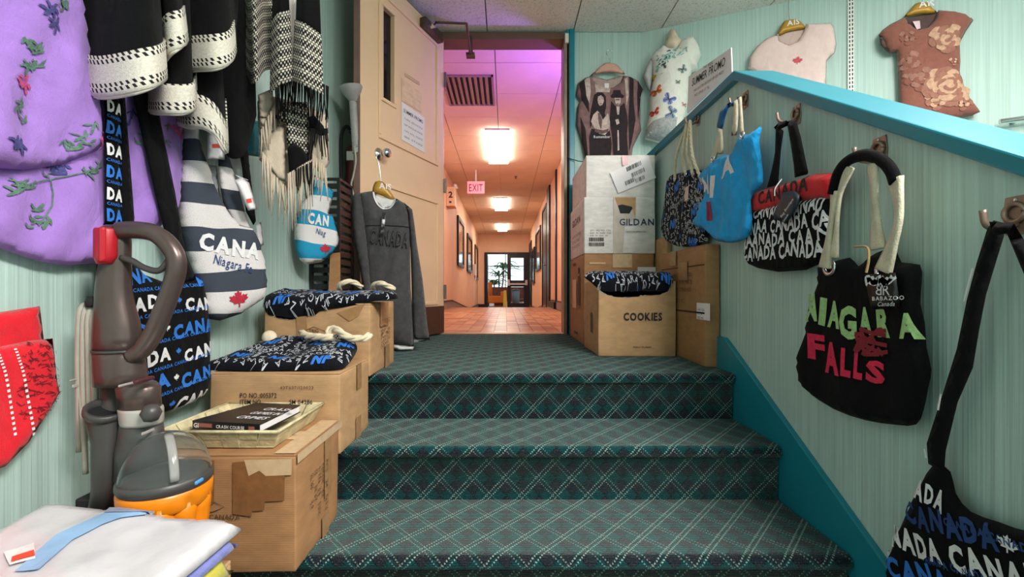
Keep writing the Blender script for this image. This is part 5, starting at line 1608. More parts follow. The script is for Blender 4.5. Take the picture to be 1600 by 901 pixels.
c4 = [(280, 195, 1.20), (296, 200, 1.17), (316, 200, 1.16), (336, 212, 1.17), (348, 234, 1.19), (353, 236, 1.23), (352, 200, 1.26)]
cols = [c + top(c[0] * .8 + 55, c[2]) for c in c4]
curtain('under_layer', cols, M_BKNIT, t, 0.0, None, 0, 8, 5)
curtain('cream_band', cols, M_BAND, t, 0.0, .085, .005, 6, 5, hem=(M_TRIM, .004))
t = thing('poncho', 'plain black poncho hanging between the cream-hemmed ones and the woven shawl', 'poncho', 'knitted ponchos on the rail')
c5 = [(330, 200, 1.32), (350, 238, 1.33), (368, 248, 1.34), (385, 235, 1.38), (400, 180, 1.42)]
curtain('body', [c + top(c[0] * .8 + 75, c[2]) for c in c5], M_BKNIT, t, 0.0, None, 0, 8, 5)
# cream edge of stitched loops
c6 = [(362, 100, 1.24), (367, 60, 1.24), (366, 0, 1.24)]

# woven shawl with fringes
t = thing('shawl', 'black and cream woven shawl with long fringes beside the door', 'shawl')
M_CREAMF = fabric('cream_wool', '#c9b8a4', .10, .1)
s1 = [(368, 42, 1.38), (376, 82, 1.41), (390, 126, 1.37), (400, 128, 1.33), (412, 112, 1.36), (424, 108, 1.40), (440, 104, 1.43)]
curtain('left_panel', [c + top(c[0] * .9 + 35, c[2]) for c in s1], M_HOUND, t, 0, None, 0, 10, 5, wob=.004)
s2 = [(424, 146, 1.35), (436, 134, 1.33), (446, 130, 1.335), (457, 126, 1.35)]
s3 = [(458, 126, 1.35), (472, 132, 1.33), (486, 139, 1.34), (505, 149, 1.36)]
for cc in (s2, s3):
    cols = [c + top(c[0] * .7 + (130 if cc is s2 else 145), c[2]) for c in cc]
    curtain('front_panel', cols, M_BKNIT, t, 0.21 if cc is s2 else .18, None, 0, 8, 5)
    curtain('woven_band', cols, M_HOUND, t, 0, 0.215 if cc is s2 else .185, .003, 10, 5)
curtain('white_lining', [(440, 96, 1.40) + top(438, 1.40), (452, 97, 1.39) + top(450, 1.39), (460, 96, 1.40) + top(462, 1.40)], fabric('pinkish_lining', '#d9cbc6', .05), t, 0, None, 0, 4, 3)
FS_ = Pl(-0.74, 1.44, 38)
q = lambda pts: FS_.uvs(cr(360, 160, 5.006, pts))
cf = lambda a, b: .006 * math.sin(70 * a)
cushion('cream_layer', FS_, q([(225, -40), (330, -80), (600, -20), (770, 80), (790, 470), (740, 560), (640, 440), (610, 600), (440, 690), (300, 480), (240, 430), (245, 250), (228, 100)]), .004, M_CREAMF, t, edge=.012, amp=.004, folds=lambda a, b: .010 * math.sin(60 * a), h0=-.035)
cushion('cream_layer', FS_, q([(215, -60), (330, -110), (338, 0), (320, 60), (280, 150), (245, 240), (228, 150)]), .004, M_CREAMF, t, edge=.012, amp=.003, folds=cf)
cushion('cream_layer', FS_, q([(255, 250), (330, 215), (425, 160), (440, 400), (438, 690), (380, 600), (300, 480), (245, 420)]), .004, M_CREAMF, t, edge=.012, amp=.004, folds=cf, h0=-.01)
cushion('cream_layer', FS_, q([(640, 150), (740, 60), (775, 100), (790, 460), (740, 550), (700, 520), (640, 420), (600, 260)]), .004, M_CREAMF, t, edge=.012, amp=.003, folds=cf, h0=-.02)
cushion('woven_layer', FS_, q([(340, 120), (420, 0), (600, 0), (610, 200), (605, 440), (520, 370), (440, 330), (430, 170)]), .004, M_HOUND, t, edge=.012, amp=.003, folds=cf, h0=.004)
cushion('black_layer', FS_, q([(440, 360), (490, 320), (560, 370), (610, 440), (605, 540), (520, 560), (455, 600)]), .012, M_BKNIT, t, edge=.02, amp=.004, folds=cf, h0=.012)
cushion('black_layer', FS_, q([(600, 120), (650, 110), (720, 190), (745, 260), (700, 270), (640, 240), (610, 230)]), .012, M_BKNIT, t, edge=.02, amp=.004, folds=cf, h0=.012)
def fringe(nm, a, b, n_, L0, L1, m, h=.012, seed=0, r0=.0023):
    rr = random.Random(seed); mb = MB()
    for i in range(n_):
        f = (i + rr.uniform(-.3, .3)) / max(n_ - 1, 1)
        u0, v0 = a[0] + (b[0] - a[0]) * f, a[1] + (b[1] - a[1]) * f
        L_ = rr.uniform(L0, L1); sw = rr.uniform(-.012, .012)
        mb.tube([FS_.pt(u0, v0 + .01, h), FS_.pt(u0 + sw * .3, v0 - L_ * .4, h + rr.uniform(0, .01)), FS_.pt(u0 + sw, v0 - L_, h + rr.uniform(-.004, .01))], [r0, r0, r0 * .6], 5)
    o_ = mb.build(nm, m, t, True); o_['kind'] = 'stuff'
Q = lambda x, y: q([(x, y)])[0]
fringe('fringe', Q(330, -80), Q(480, -170), 16, .09, .13, M_BKNIT, .05, 1)
fringe('fringe', Q(490, -170), Q(735, -60), 24, .10, .14, M_BKNIT, .05, 2)
fringe('fringe', Q(240, 240), Q(330, 60), 9, .06, .10, M_CREAMF, .014, 3)
fringe('fringe', Q(250, 420), Q(310, 500), 8, .10, .17, M_CREAMF, .01, 4)
fringe('fringe', Q(310, 560), Q(440, 690), 12, .07, .13, M_CREAMF, .004, 5)
fringe('fringe', Q(440, 590), Q(620, 480), 18, .10, .2, M_CREAMF, .02, 6)
fringe('fringe', Q(500, 560), Q(620, 500), 8, .06, .12, M_BKNIT, .03, 7)
fringe('fringe', Q(620, 240), Q(745, 240), 12, .05, .1, M_BKNIT, .02, 8)
fringe('fringe', Q(640, 430), Q(740, 540), 10, .08, .12, M_CREAMF, .01, 9)

# black webbing strap of a hidden bag + teal plaid scrap between ponchos and shawl
LB3 = Pl(-0.86, 0, 90)
t = thing('hanging_strap', 'long black webbing strap hanging between the striped bag and the shawl', 'strap')
strap('webbing', LB3, [(362, 150), (380, 150), (386, 220), (390, 262), (400, 345), (396, 352), (384, 330), (378, 262), (370, 215)], M_BKNIT, t)
strap('tag', LB3, [(400, 352), (408, 346), (412, 382), (404, 388)], M_PAPER, t, T=.002)
t = thing('plaid_scarf', 'teal and white plaid scarf end behind the black strap', 'scarf')
LB4 = Pl(-0.90, 0, 90)
cushion('cloth', LB4, LB4.uvs([(352, 175), (405, 190), (405, 245), (368, 240), (362, 225), (352, 220)]), .01, fabric('teal_plaid', '#1f7d8c', .4), t, edge=.02, folds=cf)
pr = Print(LB4); pr.poly(LB4.uvs([(360, 172), (369, 174), (369, 205), (362, 204)])); pr.build('white_stripe', M_PAPER, t, .014)

# ------------------------------------------------------------------ bags on the left wall
LB = Pl(-0.91, 0, 90)
t = thing('sling_bag', 'black sling bag with blue and white CANADA lettering behind the vacuum cleaner', 'bag', 'bags hung on the left wall')
out = LB.uvs([(153, 345), (176, 340), (182, 380), (215, 425), (255, 440), (282, 436), (306, 431), (316, 465), (321, 520), (321, 590), (314, 618), (290, 632), (250, 646), (205, 640), (172, 600), (158, 500), (150, 420)])
o, sf, pa = cushion('body', LB, out, .035, M_BLKFAB, t, edge=.05, amp=.004, seed=31)
Wp = Print(LB, sf, pa, .006); Bp = Print(LB, sf, pa, .006)
r = random.Random(6)
v = LB.uv(320, 425)[1]; i = 0
u0 = LB.uv(150, 500)[0]
while v > LB.uv(260, 660)[1]:
    big = Bp if i % 2 == 0 else Wp
    uu = u0 + r.uniform(-.10, -.02)
    for k in range(3):
        uu += big.text('CANADA', uu, v - .045, .048, .05, jit=.6, seed=i * 7 + k, rot=4, sp=.06) + .012
        (Wp if i % 2 == 0 else Bp).leaf(uu + .012, v - .03 + (uu - u0) * .07, .014); uu += .034
    Bp.text('CANADA ' * 8, u0 + r.uniform(-.06, 0), v - .064, .013, .02, rot=4)
    v -= .068; i += 1
Wp.build('white_lettering', M_WPR, t, .0016); Bp.build('blue_lettering', M_BPR, t, .0016)
o, sf2, pa2 = strap('printed_strap', LB, [(152, 140), (175, 140), (177, 250), (178, 350), (152, 350), (153, 250)], M_BLKFAB, t, h0=.016)
pr = Print(LB, sf2, pa2, .001); pw = Print(LB, sf2, pa2, .001)
for k in range(6):
    v = LB.uv(160, 175 + 34 * k)[1]; (pw if k % 2 == 0 else pr).text('DA', LB.uv(153, 200)[0], v, .036, .05, fit=.038, jit=.3, seed=k)
    pr.text('CANADA', LB.uv(153, 200)[0], v - .014, .01, .01, fit=.038)
pw.build('white_lettering', M_WPR, t, .0016); pr.build('blue_lettering', M_BPR, t, .0016)
strap('strap', LB, [(176, 150), (186, 150), (194, 250), (201, 340), (200, 352), (178, 350), (177, 250)], M_BLKFAB, t, h0=.014)
strap('strap', LB, [(192, 140), (230, 140), (240, 195), (262, 300), (279, 395), (296, 436), (272, 442), (255, 400), (234, 320), (213, 230)], M_BLKFAB, t, h0=.02)

def stripe_mat(name, F, pa_, pb_, period, duty, c0, c1):
    """flat stripes printed on cloth; pa_ -> pb_ lies along a stripe edge"""
    (ua, va), (ub, vb) = F.uv(*pa_), F.uv(*pb_)
    L_ = math.hypot(ub - ua, vb - va); cx, cy = -(vb - va) / L_, (ub - ua) / L_
    t_ = NT(name); x = t_.n('SeparateXYZ', {0: t_.uv()})
    wv = t_.math('ADD', t_.math('MULTIPLY', x.outputs[0], cx), t_.math('MULTIPLY', x.outputs[1], cy))
    wv = t_.math('ADD', t_.math('DIVIDE', t_.math('SUBTRACT', wv, cx * ua + cy * va), period), 20.0)
    wv = t_.math('ADD', wv, t_.math('MULTIPLY', t_.math('SUBTRACT', t_.noise(t_.uv(), 6, 1), .5), .25))
    m_ = t_.math('LESS_THAN', t_.math('FRACT', wv), duty)
    fz = t_.noise(t_.uv(), 350, 2)
    a_ = t_.ramp(fz, [(.3, tuple(k * .8 for k in lin(c0)[:3]) + (1,)), (.7, lin(c0))]); b_ = t_.ramp(fz, [(.3, tuple(k * .85 for k in lin(c1)[:3]) + (1,)), (.7, lin(c1))])
    t_.bump(fz, .4, .003)
    return t_.out(t_.mix(m_, b_, a_), .9)
# navy and white striped sling bag
FN = Pl(-0.84, 1.42, 62)
cq = lambda pts: cr(260, 160, 2.576, pts)
q = lambda pts: FN.uvs(cq(pts))
t = thing('sling_bag', 'navy and white striped sling bag with CANADA lettering and price tags', 'bag', 'bags hung on the left wall')
M_NS = stripe_mat('navy_white_stripes', FN, cq([(60, 140)])[0], cq([(230, 175)])[0], .128, .5, '#e3dcdc', '#3d4350')
cushion('back_panel', FN, q([(222, 120), (245, 150), (262, 200), (292, 292), (332, 440), (375, 560), (330, 530), (290, 495), (245, 410), (225, 300)]), .008, M_NS, t, edge=.02, amp=.003, h0=-.02)
cushion('lining', FN, q([(165, 240), (225, 250), (240, 400), (292, 490), (250, 470), (200, 360)]), .004, fabric('grey_lining', '#8d9296', .1), t, edge=.02, amp=.002, h0=-.03)
out = q([(65, 60), (56, 200), (45, 330), (40, 450), (60, 560), (100, 680), (135, 790), (152, 868), (215, 878), (300, 850), (390, 790), (403, 735), (396, 650), (372, 560), (345, 505), (290, 490), (240, 430), (200, 350), (172, 270), (160, 230), (132, 160), (125, 70)])
o, sf, pa = cushion('body', FN, out, .035, M_NS, t, edge=.05, amp=.007, ns=10, seed=33)
pr = Print(FN, sf, pa, .002)
(u0, v0), (u1, v1) = q([(102, 590), (345, 632)])
pr.text('CANA', u0, v0, .066, .05, rot=math.degrees(math.atan2(v1 - v0, u1 - u0)), fit=math.hypot(u1 - u0, v1 - v0), jit=.2); pr.build('lettering', M_WPR, t, .003)
(u0, v0), (u1, v1) = q([(160, 648), (312, 688)]); pr = Print(FN, sf, pa, .001)
pr.text('Niagara Fa', u0, v0, .040, .006, rot=math.degrees(math.atan2(v1 - v0, u1 - u0)), fit=math.hypot(u1 - u0, v1 - v0)); pr.build('lettering', M_NPR, t, .003)
pr = Print(FN, sf); pr.leaf(*q([(266, 805)])[0], .04, 10); pr.build('maple_leaf', mat('red_print_leaf', '#b31f38', .8, 0, .2, 60), t, .003)
def price_tag(F, pts, hh, red, strp):
    cushion('price_tag', F, pts, .0015, M_PAPER, t, edge=.002, amp=0, h0=hh)
    pr = Print(F); pr.poly(red); pr.build('red_sticker', mat('red_sticker', '#e0452e', .6), t, hh + .003)
    MB().tube([F.pt(*c, hh) for c in strp], .001, 4).build('tag_string', M_WPR, t)
price_tag(FN, q([(125, 112), (150, 106), (195, 110), (196, 240), (126, 236)]), .05, q([(144, 178), (181, 177), (181, 193), (144, 194)]), q([(160, 108), (150, 60), (140, 0)]))
price_tag(FN, q([(236, 320), (265, 310), (295, 330), (328, 435), (290, 440)]), .05, q([(280, 395), (300, 392), (304, 408), (284, 411)]), q([(265, 315), (240, 300), (290, 320)]))

# turquoise and white striped bag
FT = Pl(-0.78, 2.02, 38)
cq = lambda pts: cr(440, 260, 5.3, pts)
q = lambda pts: FT.uvs(cq(pts))
t = thing('sling_bag', 'turquoise and white striped sling bag hanging below the fringed shawl', 'bag', 'bags hung on the left wall')
M_TS = stripe_mat('turquoise_white_stripes', FT, cq([(260, 240)])[0], cq([(420, 275)])[0], .140, .48, '#1f9ac6', '#e6e2e2')
o, sf, pa = cushion('body', FT, q([(258, 60), (310, 100), (380, 165), (436, 205), (420, 272), (388, 390), (425, 410), (452, 500), (476, 600), (470, 642), (420, 722), (330, 792), (200, 810), (150, 772), (116, 692), (106, 600), (106, 480), (130, 420), (158, 300), (230, 235), (262, 180)]), .03, M_TS, t, edge=.05, amp=.008, ns=10, seed=35)
pr = Print(FT, sf, pa, .001); (u0, v0), (u1, v1) = q([(200, 472), (372, 498)])
pr.text('CAN', u0, v0, .062, .05, rot=math.degrees(math.atan2(v1 - v0, u1 - u0)), fit=math.hypot(u1 - u0, v1 - v0)); pr.build('lettering', M_WPR, t, .003)
pr = Print(FT, sf, pa, .001); (u0, v0), (u1, v1) = q([(266, 560), (345, 582)])
pr.text('Niag', u0, v0, .036, .006, rot=math.degrees(math.atan2(v1 - v0, u1 - u0)), fit=math.hypot(u1 - u0, v1 - v0)); pr.build('lettering', M_NPR, t, .003)
pr = Print(FT, sf); pr.leaf(*q([(350, 705)])[0], .035, 5); pr.build('maple_leaf', mat('red_print_leaf', '#b31f38'), t, .003)

# red printed textile at the left edge
LR = Pl(-0.935, 0, 90)
q = lambda pts: LR.uvs(cr(0, 460, 3.215, pts))
t = thing('red_textile', 'folded red printed textile hanging at the left edge below the tunic', 'textile')
M_REDT = fabric('scarlet_cotton', '#e0202f', .12)
cushion('back_fold', LR, q([(-250, 150), (0, 88), (200, 58), (220, 225), (245, 420), (120, 600), (-250, 700)]), .008, M_REDT, t, edge=.02, amp=.003)
o, sf, pa = cushion('front_fold', LR, q([(-250, 300), (30, 250), (120, 232), (240, 220), (264, 440), (277, 490), (245, 545), (120, 740), (0, 862), (-250, 960)]), .012, M_REDT, t, edge=.02, amp=.003, h0=.010)
pr = Print(LR, sf, pa, .004); rr = random.Random(2)
for k in range(150):
    x, y = rr.uniform(60, 255), rr.uniform(240, 640)
    a_ = rr.uniform(0, 180); L_ = rr.uniform(10, 60)
    p0, p1 = q([(x, y), (x + L_ * math.cos(a_), y + L_ * .35 * math.sin(a_))])
    if pr.ok(p0) and pr.ok(p1): pr.stroke([p0, ((p0[0] + p1[0]) / 2 + rr.uniform(-.004, .004), (p0[1] + p1[1]) / 2 + rr.uniform(-.006, .006)), p1], .0012)
o_ = pr.build('scratch_print', mat('dark_red_print', '#5a1420', .8), t, .002); o_['kind'] = 'stuff'
pr = Print(LR, sf, pa, .002)
for off_ in (0, -95):
    pts = [(12 + off_, 215), (25 + off_, 300), (58 + off_, 400), (90 + off_, 560), (112 + off_, 720)]
    dense = catmull([(a, b, 0) for a, b in pts], 12)
    for a, b in zip(dense[::2], dense[1::2]):
        p0, p1 = q([(a.x, a.y), (b.x, b.y)])
        if pr.ok(p0) and pr.ok(p1): pr.stroke([p0, p1], .005)
o_ = pr.build('stitching', M_WPR, t, .0022)
if o_: o_['kind'] = 'stuff'

# ------------------------------------------------------------------ sweater on the door knob
FG = Pl(-0.60, 2.24, 14)
cq = lambda pts: cr(550, 270, 3.107, pts)
q = lambda pts: FG.uvs(cq(pts))
t = thing('sweater', 'charcoal long-sleeved sweater hung on the door knob by a gold hanger', 'sweater')
M_SW = fabric('charcoal_melange', '#4a4849', .28, .15, 380, .5)
gold = hanger(FG, q([(98, 92), (108, 50), (122, 40), (150, 42), (178, 80), (208, 125), (190, 132), (150, 112), (118, 102)]), q([(140, 42), (138, 15), (134, -20), (128, -50), (118, -75), (128, -92)]), M_GOLD, t, .014, .0, ('AIS', q([(132, 78)])[0], .04))
cushion('inner_collar', FG, q([(95, 92), (150, 118), (212, 124), (196, 165), (150, 180), (110, 140)]), .004, fabric('white_inner_tee', '#dcdad8', .05), t, edge=.01, h0=.0, amp=0)
fl = lambda a, b: .010 * math.sin(38 * a + 3 * b) * min(1, max(0, (.35 - b) * 2)) + .004 * math.sin(90 * a - 12 * b)
out = q([(98, 88), (60, 93), (30, 100), (40, 200), (60, 330), (70, 480), (85, 620), (110, 770), (192, 832), (300, 846), (296, 700), (285, 560), (282, 380), (285, 270), (270, 175), (250, 145), (212, 122), (204, 150), (186, 172), (152, 178), (126, 155), (108, 120)])
o, sf, pa = cushion('body', FG, out, .05, M_SW, t, edge=.07, amp=.006, seed=41, folds=fl, Tb=.02)
cushion('sleeve', FG, q([(40, 96), (12, 106), (2, 135), (0, 220), (14, 340), (44, 490), (60, 620), (72, 650), (95, 640), (92, 480), (75, 330), (60, 180)]), .03, M_SW, t, edge=.035, amp=.004, seed=42, h0=.02, folds=fl)
cushion('sleeve', FG, q([(250, 145), (292, 180), (304, 260), (313, 340), (342, 520), (366, 740), (376, 803), (300, 810), (292, 700), (288, 520), (282, 350), (272, 200)]), .03, M_SW, t, edge=.035, amp=.004, seed=43, h0=.015, folds=fl)
cushion('cuff', FG, q([(299, 808), (376, 802), (376, 812), (300, 820)]), .01, fabric('white_inner_tee', '#dcdad8'), t, edge=.005, amp=0, h0=.015)
cushion('hem', FG, q([(190, 826), (300, 842), (298, 858), (232, 862), (194, 850)]), .012, fabric('white_inner_tee', '#dcdad8'), t, edge=.01, amp=0, h0=.01)
pr = Print(FG, sf); pr.stroke([tuple(c)[:2] for c in catmull([(a, b, 0) for a, b in q([(104, 92), (112, 130), (130, 160), (154, 176), (186, 170), (204, 148), (212, 124)])], 5)], .008); pr.build('neckband', M_PAPER, t, .004)
pr = Print(FG, sf); pr.stroke(q([(70, 262), (160, 262), (280, 268)]), .003); pr.build('yoke_seam', M_BLKFAB, t, .003)
(u0, v0), (u1, v1) = q([(86, 345), (268, 368)])
an = math.degrees(math.atan2(v1 - v0, u1 - u0)); W_ = math.hypot(u1 - u0, v1 - v0)
pr = Print(FG, sf, pa, .002); pr.text('CANADA', u0, v0, .10, .055, rot=an, fit=W_ * 1.0, sp=.10); pr.build('lettering', mat('near_black_flock', '#19191b', .9), t, .004)
pr = Print(FG, sf, pa, .002); pr.text('CANADA', u0 + .002, v0 + .002, .10, .0, rot=an, fit=W_ * .985, sp=.2); pr.build('lettering', M_SW, t, .007)
cushion('price_tag', FG, q([(150, 205), (166, 207), (156, 310), (140, 304)]), .002, M_PAPER, t, edge=.002, amp=0, h0=.075)
pr = Print(FG); pr.quad(*q([(150, 235)])[0], *q([(160, 218)])[0]); pr.build('tag_print', M_INK, t, .079)

# ------------------------------------------------------------------ notices on the door
def notice(label, pts, lines, m=M_PAPER, ink=M_GREYINK, head=None, grp=None):
    t_ = thing('paper_notice', label, 'notice', grp)
    c_ = FD.uvs(pts)
    MB().prism([FD.pt(a, b, .002) for a, b in c_], DN * .001).build('sheet', m, t_)
    u0, u1 = c_[0][0], c_[1][0]; vb, vt = (c_[0][1] + c_[1][1]) / 2, (c_[2][1] + c_[3][1]) / 2
    pr = Print(FD)
    if head:
        pr.text(head, u0 + (u1 - u0) * .08, vt - (vt - vb) * .22, (vt - vb) * .13, .01, fit=(u1 - u0) * .84); o_ = pr.build('lettering', M_INK, t_, .0035); pr = Print(FD)
    for i, st in enumerate(lines):
        pr.text(st, u0 + (u1 - u0) * .1, vt - (vt - vb) * (.40 + .48 * i / max(1, len(lines) - 1)), (vt - vb) * .07, 0, fit=(u1 - u0) * .8)
    pr.build('lettering', ink, t_, .0035)
notice('white SUMMER PROMO notice taped to the open door', [(627, 218), (663, 239), (663, 184), (627, 159)], ['TAKE AN EXTRA', 'OFF REGULAR PRICES', 'ON ALL ITEMS', 'SEE STORE'], head='SUMMER PROMO')
notice('faded peach notice on the door above the promo paper', [(627, 157), (658, 176), (658, 146), (627, 122)], ['PLEASE CLOSE', 'THE DOOR', 'BEHIND YOU'], mat('faded_peach_paper', '#ecc7a4', .7), M_PAPER)
notice('strip of brown capitals above the faded notice on the door', [(632, 119), (655, 133), (655, 128), (632, 114)], [], mat('pale_tan_strip', '#d9b591', .7), M_BINK, head='NO ADMITTANCE')
# ------------------------------------------------------------------ vacuum cleaner
M_VB = mat('brown_grey_plastic', '#5a4b48', 0.28, 0.45, 0.1, 12)
M_VD = mat('dark_grey_plastic', '#454241', 0.40, 0.1, 0.1, 12)
M_VR = mat('red_plastic', '#b81e2c', 0.35, 0, 0.08, 12)
M_VM = mat('maroon_plastic', '#4c1f26', 0.35, 0, 0.08, 12)
M_VO = mat('orange_plastic', '#e8830f', 0.32, 0, 0.08, 12)
M_VS = mat('silver_plastic', '#b9b2ae', 0.3, 0.3, 0.05, 12)
gt = NT('clear_plastic'); M_CLEAR = gt.out(lin('#eef2f2'), 0.06, 0, Transmission_Weight=0.97, IOR=1.12, Specular_IOR_Level=0.8)
vac = thing('vacuum_cleaner', 'brown upright vacuum cleaner with clear dome and orange cyclone ring', 'vacuum cleaner')
DV = 0.90
S = FPX / DV
def vp(px, py, dd=0.0): return P(px, py, DV + dd)
def tower(name, rows, m, dd=0.0, dep=0.8, n=24, parent=vac):
    """rows: (y, left, right) px -> a tower of ellipses"""
    vs, fs = [], []
    for (y, l, r_) in rows:
        c = vp((l + r_) / 2, y, dd); rx = (r_ - l) / 2 / S
        for k in range(n):
            a = 2 * PI * k / n
            vs.append(c + V((rx * math.cos(a), rx * dep * math.sin(a), 0)))
    for i in range(len(rows) - 1):
        for k in range(n):
            fs.append((i * n + k, (i + 1) * n + k, (i + 1) * n + (k + 1) % n, i * n + (k + 1) % n))
    fs += [tuple(range(n)), tuple(range((len(rows) - 1) * n, len(rows) * n))[::-1]]
    return MB().add(vs, fs).build(name, m, parent, True)
tower('main_body', [(352, 166, 190), (356, 160, 200), (380, 160, 202), (400, 160, 202), (425, 156, 202), (450, 153, 202), (475, 152, 206), (500, 151, 213), (525, 150, 217), (546, 150, 220)], M_VB)
tower('lower_body', [(547, 150, 219), (560, 151, 221), (580, 152, 224), (600, 153, 226)], M_VB)
tower('seam_ring', [(545, 149, 221), (549, 149, 221)], M_VD)
MB().box(vp(151, 409, -.045), vp(178, 356, -.02)).build('red_grip', M_VR, vac, bevel=.006)
tower('red_cap', [(357, 151, 179), (360, 150, 180), (400, 150, 180), (412, 153, 174)], M_VR, -.024, .9)
MB().tube(catmull([vp(x, y, -.01) for x, y in ((186, 360), (212, 359), (240, 364), (262, 380), (275, 402), (275, 425), (266, 455), (253, 490), (240, 520), (222, 546), (205, 556))], 6), [.017] * 0 + .0185 if False else .0175, 12).build('carry_handle', M_VB, vac, True)
MB().tube(catmull([vp(x, y, -.012) for x, y in ((190, 402), (208, 408), (225, 418), (245, 423), (258, 415), (268, 398))], 6), .0065, 8).build('handle_rim', M_VD, vac, True)
tower('shoulder', [(598, 188, 240), (604, 186, 246), (640, 190, 248)], M_VB, -.01)
tower('silver_panel', [(636, 190, 250), (640, 190, 251), (658, 192, 251), (662, 193, 250)], M_VS, -.012)
tower('waist', [(660, 192, 250), (680, 190, 252), (700, 186, 254), (745, 186, 262)], M_VD, -.01)
MB().box(vp(186, 605, -.075), vp(222, 592, -.02)).build('latch', M_VS, vac, bevel=.004)
MB().box(vp(214, 600, -.075), vp(236, 586, -.03)).build('release_button', M_VM, vac, bevel=.004)
lg = thing  # marker on the silver panel: small dark half ball
MB().lathe([(0, -.018), (.012, -.014), (.018, 0), (.012, .014), (0, .018)], vp(236, 645, -.046), (0, 0, 1), 12, cap=False).build('ball_emblem', M_VD, vac, True)
# dome and cyclone ring
c = vp(260, 745, -.03); R = 60 / (FPX / (DV - .03))
prof = [(R * math.cos(a), R * 1.18 * math.sin(a)) for a in [i * PI / 2 / 12 for i in range(13)]]
dome = MB().lathe(prof, c, (0, 0, 1), 32, cap=False).build('clear_dome', M_CLEAR, vac, True)
sm = dome.modifiers.new('wall', 'SOLIDIFY'); sm.thickness = .002
MB().lathe([(R * .93, .0), (R * .90, .010), (R * .6, .018), (R * .30, .024), (0, .026)], c, (0, 0, 1), 28, cap=False).build('inner_cone', M_VD, vac, True)
MB().lathe([(R * 1.0, -.012), (R * 1.04, -.006), (R * 1.04, .004), (R * .99, .008)], c, (0, 0, 1), 32, cap=False).build('dome_rim', M_VD, vac, True)
MB().lathe([(R * .98, -.012), (R * 1.03, -.016), (R * 1.01, -.042), (R * .96, -.048)], c, (0, 0, 1), 32, cap=False).build('orange_ring', M_VO, vac, True)
for i in range(10):
    a = 2 * PI * i / 10 + .2
    cc = c + V((R * .72 * math.cos(a), R * .72 * math.sin(a), 0))
    MB().lathe([(R * .30, -.034), (R * .29, -.06), (R * .2, -.13), (R * .12, -.16)], cc, (0, 0, 1), 14).build('cyclone', M_VO, vac, True)
MB().tube([c + V((R * 1.01 * math.cos(a) * math.cos(b), -R * 1.01 * math.cos(a) * math.sin(b), R * 1.19 * math.sin(a))) for a, b in [(1.35 - i * .12, .75) for i in range(11)]], .008, 8, .35).build('dome_strap', mat('milky_clear_strap', '#8f8d8b', .12), vac, True)
MB().box(vp(303, 758, -.105), vp(319, 745, -.085)).build('blue_badge', mat('sky_blue_badge', '#4f9bd8', .3), vac, bevel=.002)
MB().box(vp(222, 680, -.06), vp(240, 668, -.03)).build('dome_clasp', M_VS, vac, bevel=.003)
# bin, ball and cleaner head down to the floor
MB().lathe([(R * .62, -.16), (R * .72, -.17), (R * .75, -.40), (R * .5, -.42)], c + V((0, .02, 0)), (0, 0, 1), 24).build('dust_bin', M_VD, vac, True)
zb = .012
MB().box((c.x - .13, c.y - .07, zb), (c.x + .10, c.y + .09, .075)).build('cleaner_head', M_VD, vac, bevel=.02, seg=3)
tower('spine', [(600, 160, 200), (760, 160, 205), (1000, 165, 215), (1070, 165, 215)], M_VD, .01)
# clip-on tool tube on the left
tower('tool_tube', [(648, 138, 186), (660, 140, 186), (690, 146, 184), (720, 146, 182), (760, 146, 180), (792, 142, 178)], M_VD, -.02)
MB().lathe([(.030, 0), (.034, .006), (.034, .016), (.028, .018), (.026, .004)], vp(163, 648, -.02), (.35, -.25, .9), 22, cap=False).build('tool_mouth', M_VD, vac, True)
MB().lathe([(.027, .0), (.0, .001)], vp(163, 645, -.02), (.35, -.25, .9), 18, cap=False).build('tool_hole', M_INK, vac)
MB().box(vp(116, 795, -.02), vp(184, 762, .03)).build('tool_clip', M_INK, vac, bevel=.004)
# cord
M_CORD = mat('grey_cord', '#aaa499', .6, 0, .08, 40)
for k, (x0, x1, y1) in enumerate(((124, 122, 705), (131, 130, 690), (138, 139, 660), (145, 147, 640))):
    MB().tube(catmull([vp(152, 474 + 2 * k, .015), vp(x0 + 6, 478 + 2 * k, .0), vp(x0, 500, -.006), vp(x1, 560, -.006), vp(x1 + 1, 620, 0), vp(x1 + 2, y1, .01)], 6), .006, 7).build('cord', M_CORD, vac, True)
MB().tube(catmull([vp(126, 600, 0), vp(128, 640, 0), vp(132, 690, .0), vp(134, 740, .0)], 5), .005, 7).build('cord', M_CORD, vac, True)
MB().box(vp(112, 606, -.018), vp(136, 596, .012)).build('plug', M_CORD, vac, bevel=.004)
MB().box(vp(107, 596, -.022), vp(135, 588, .012)).build('plug_flange', M_CORD, vac, bevel=.004)
MB().lathe([(.012, -.01), (.014, 0), (.01, .012)], vp(146, 472, .0), (0, 0, 1), 12).build('cord_hook', M_INK, vac, True)

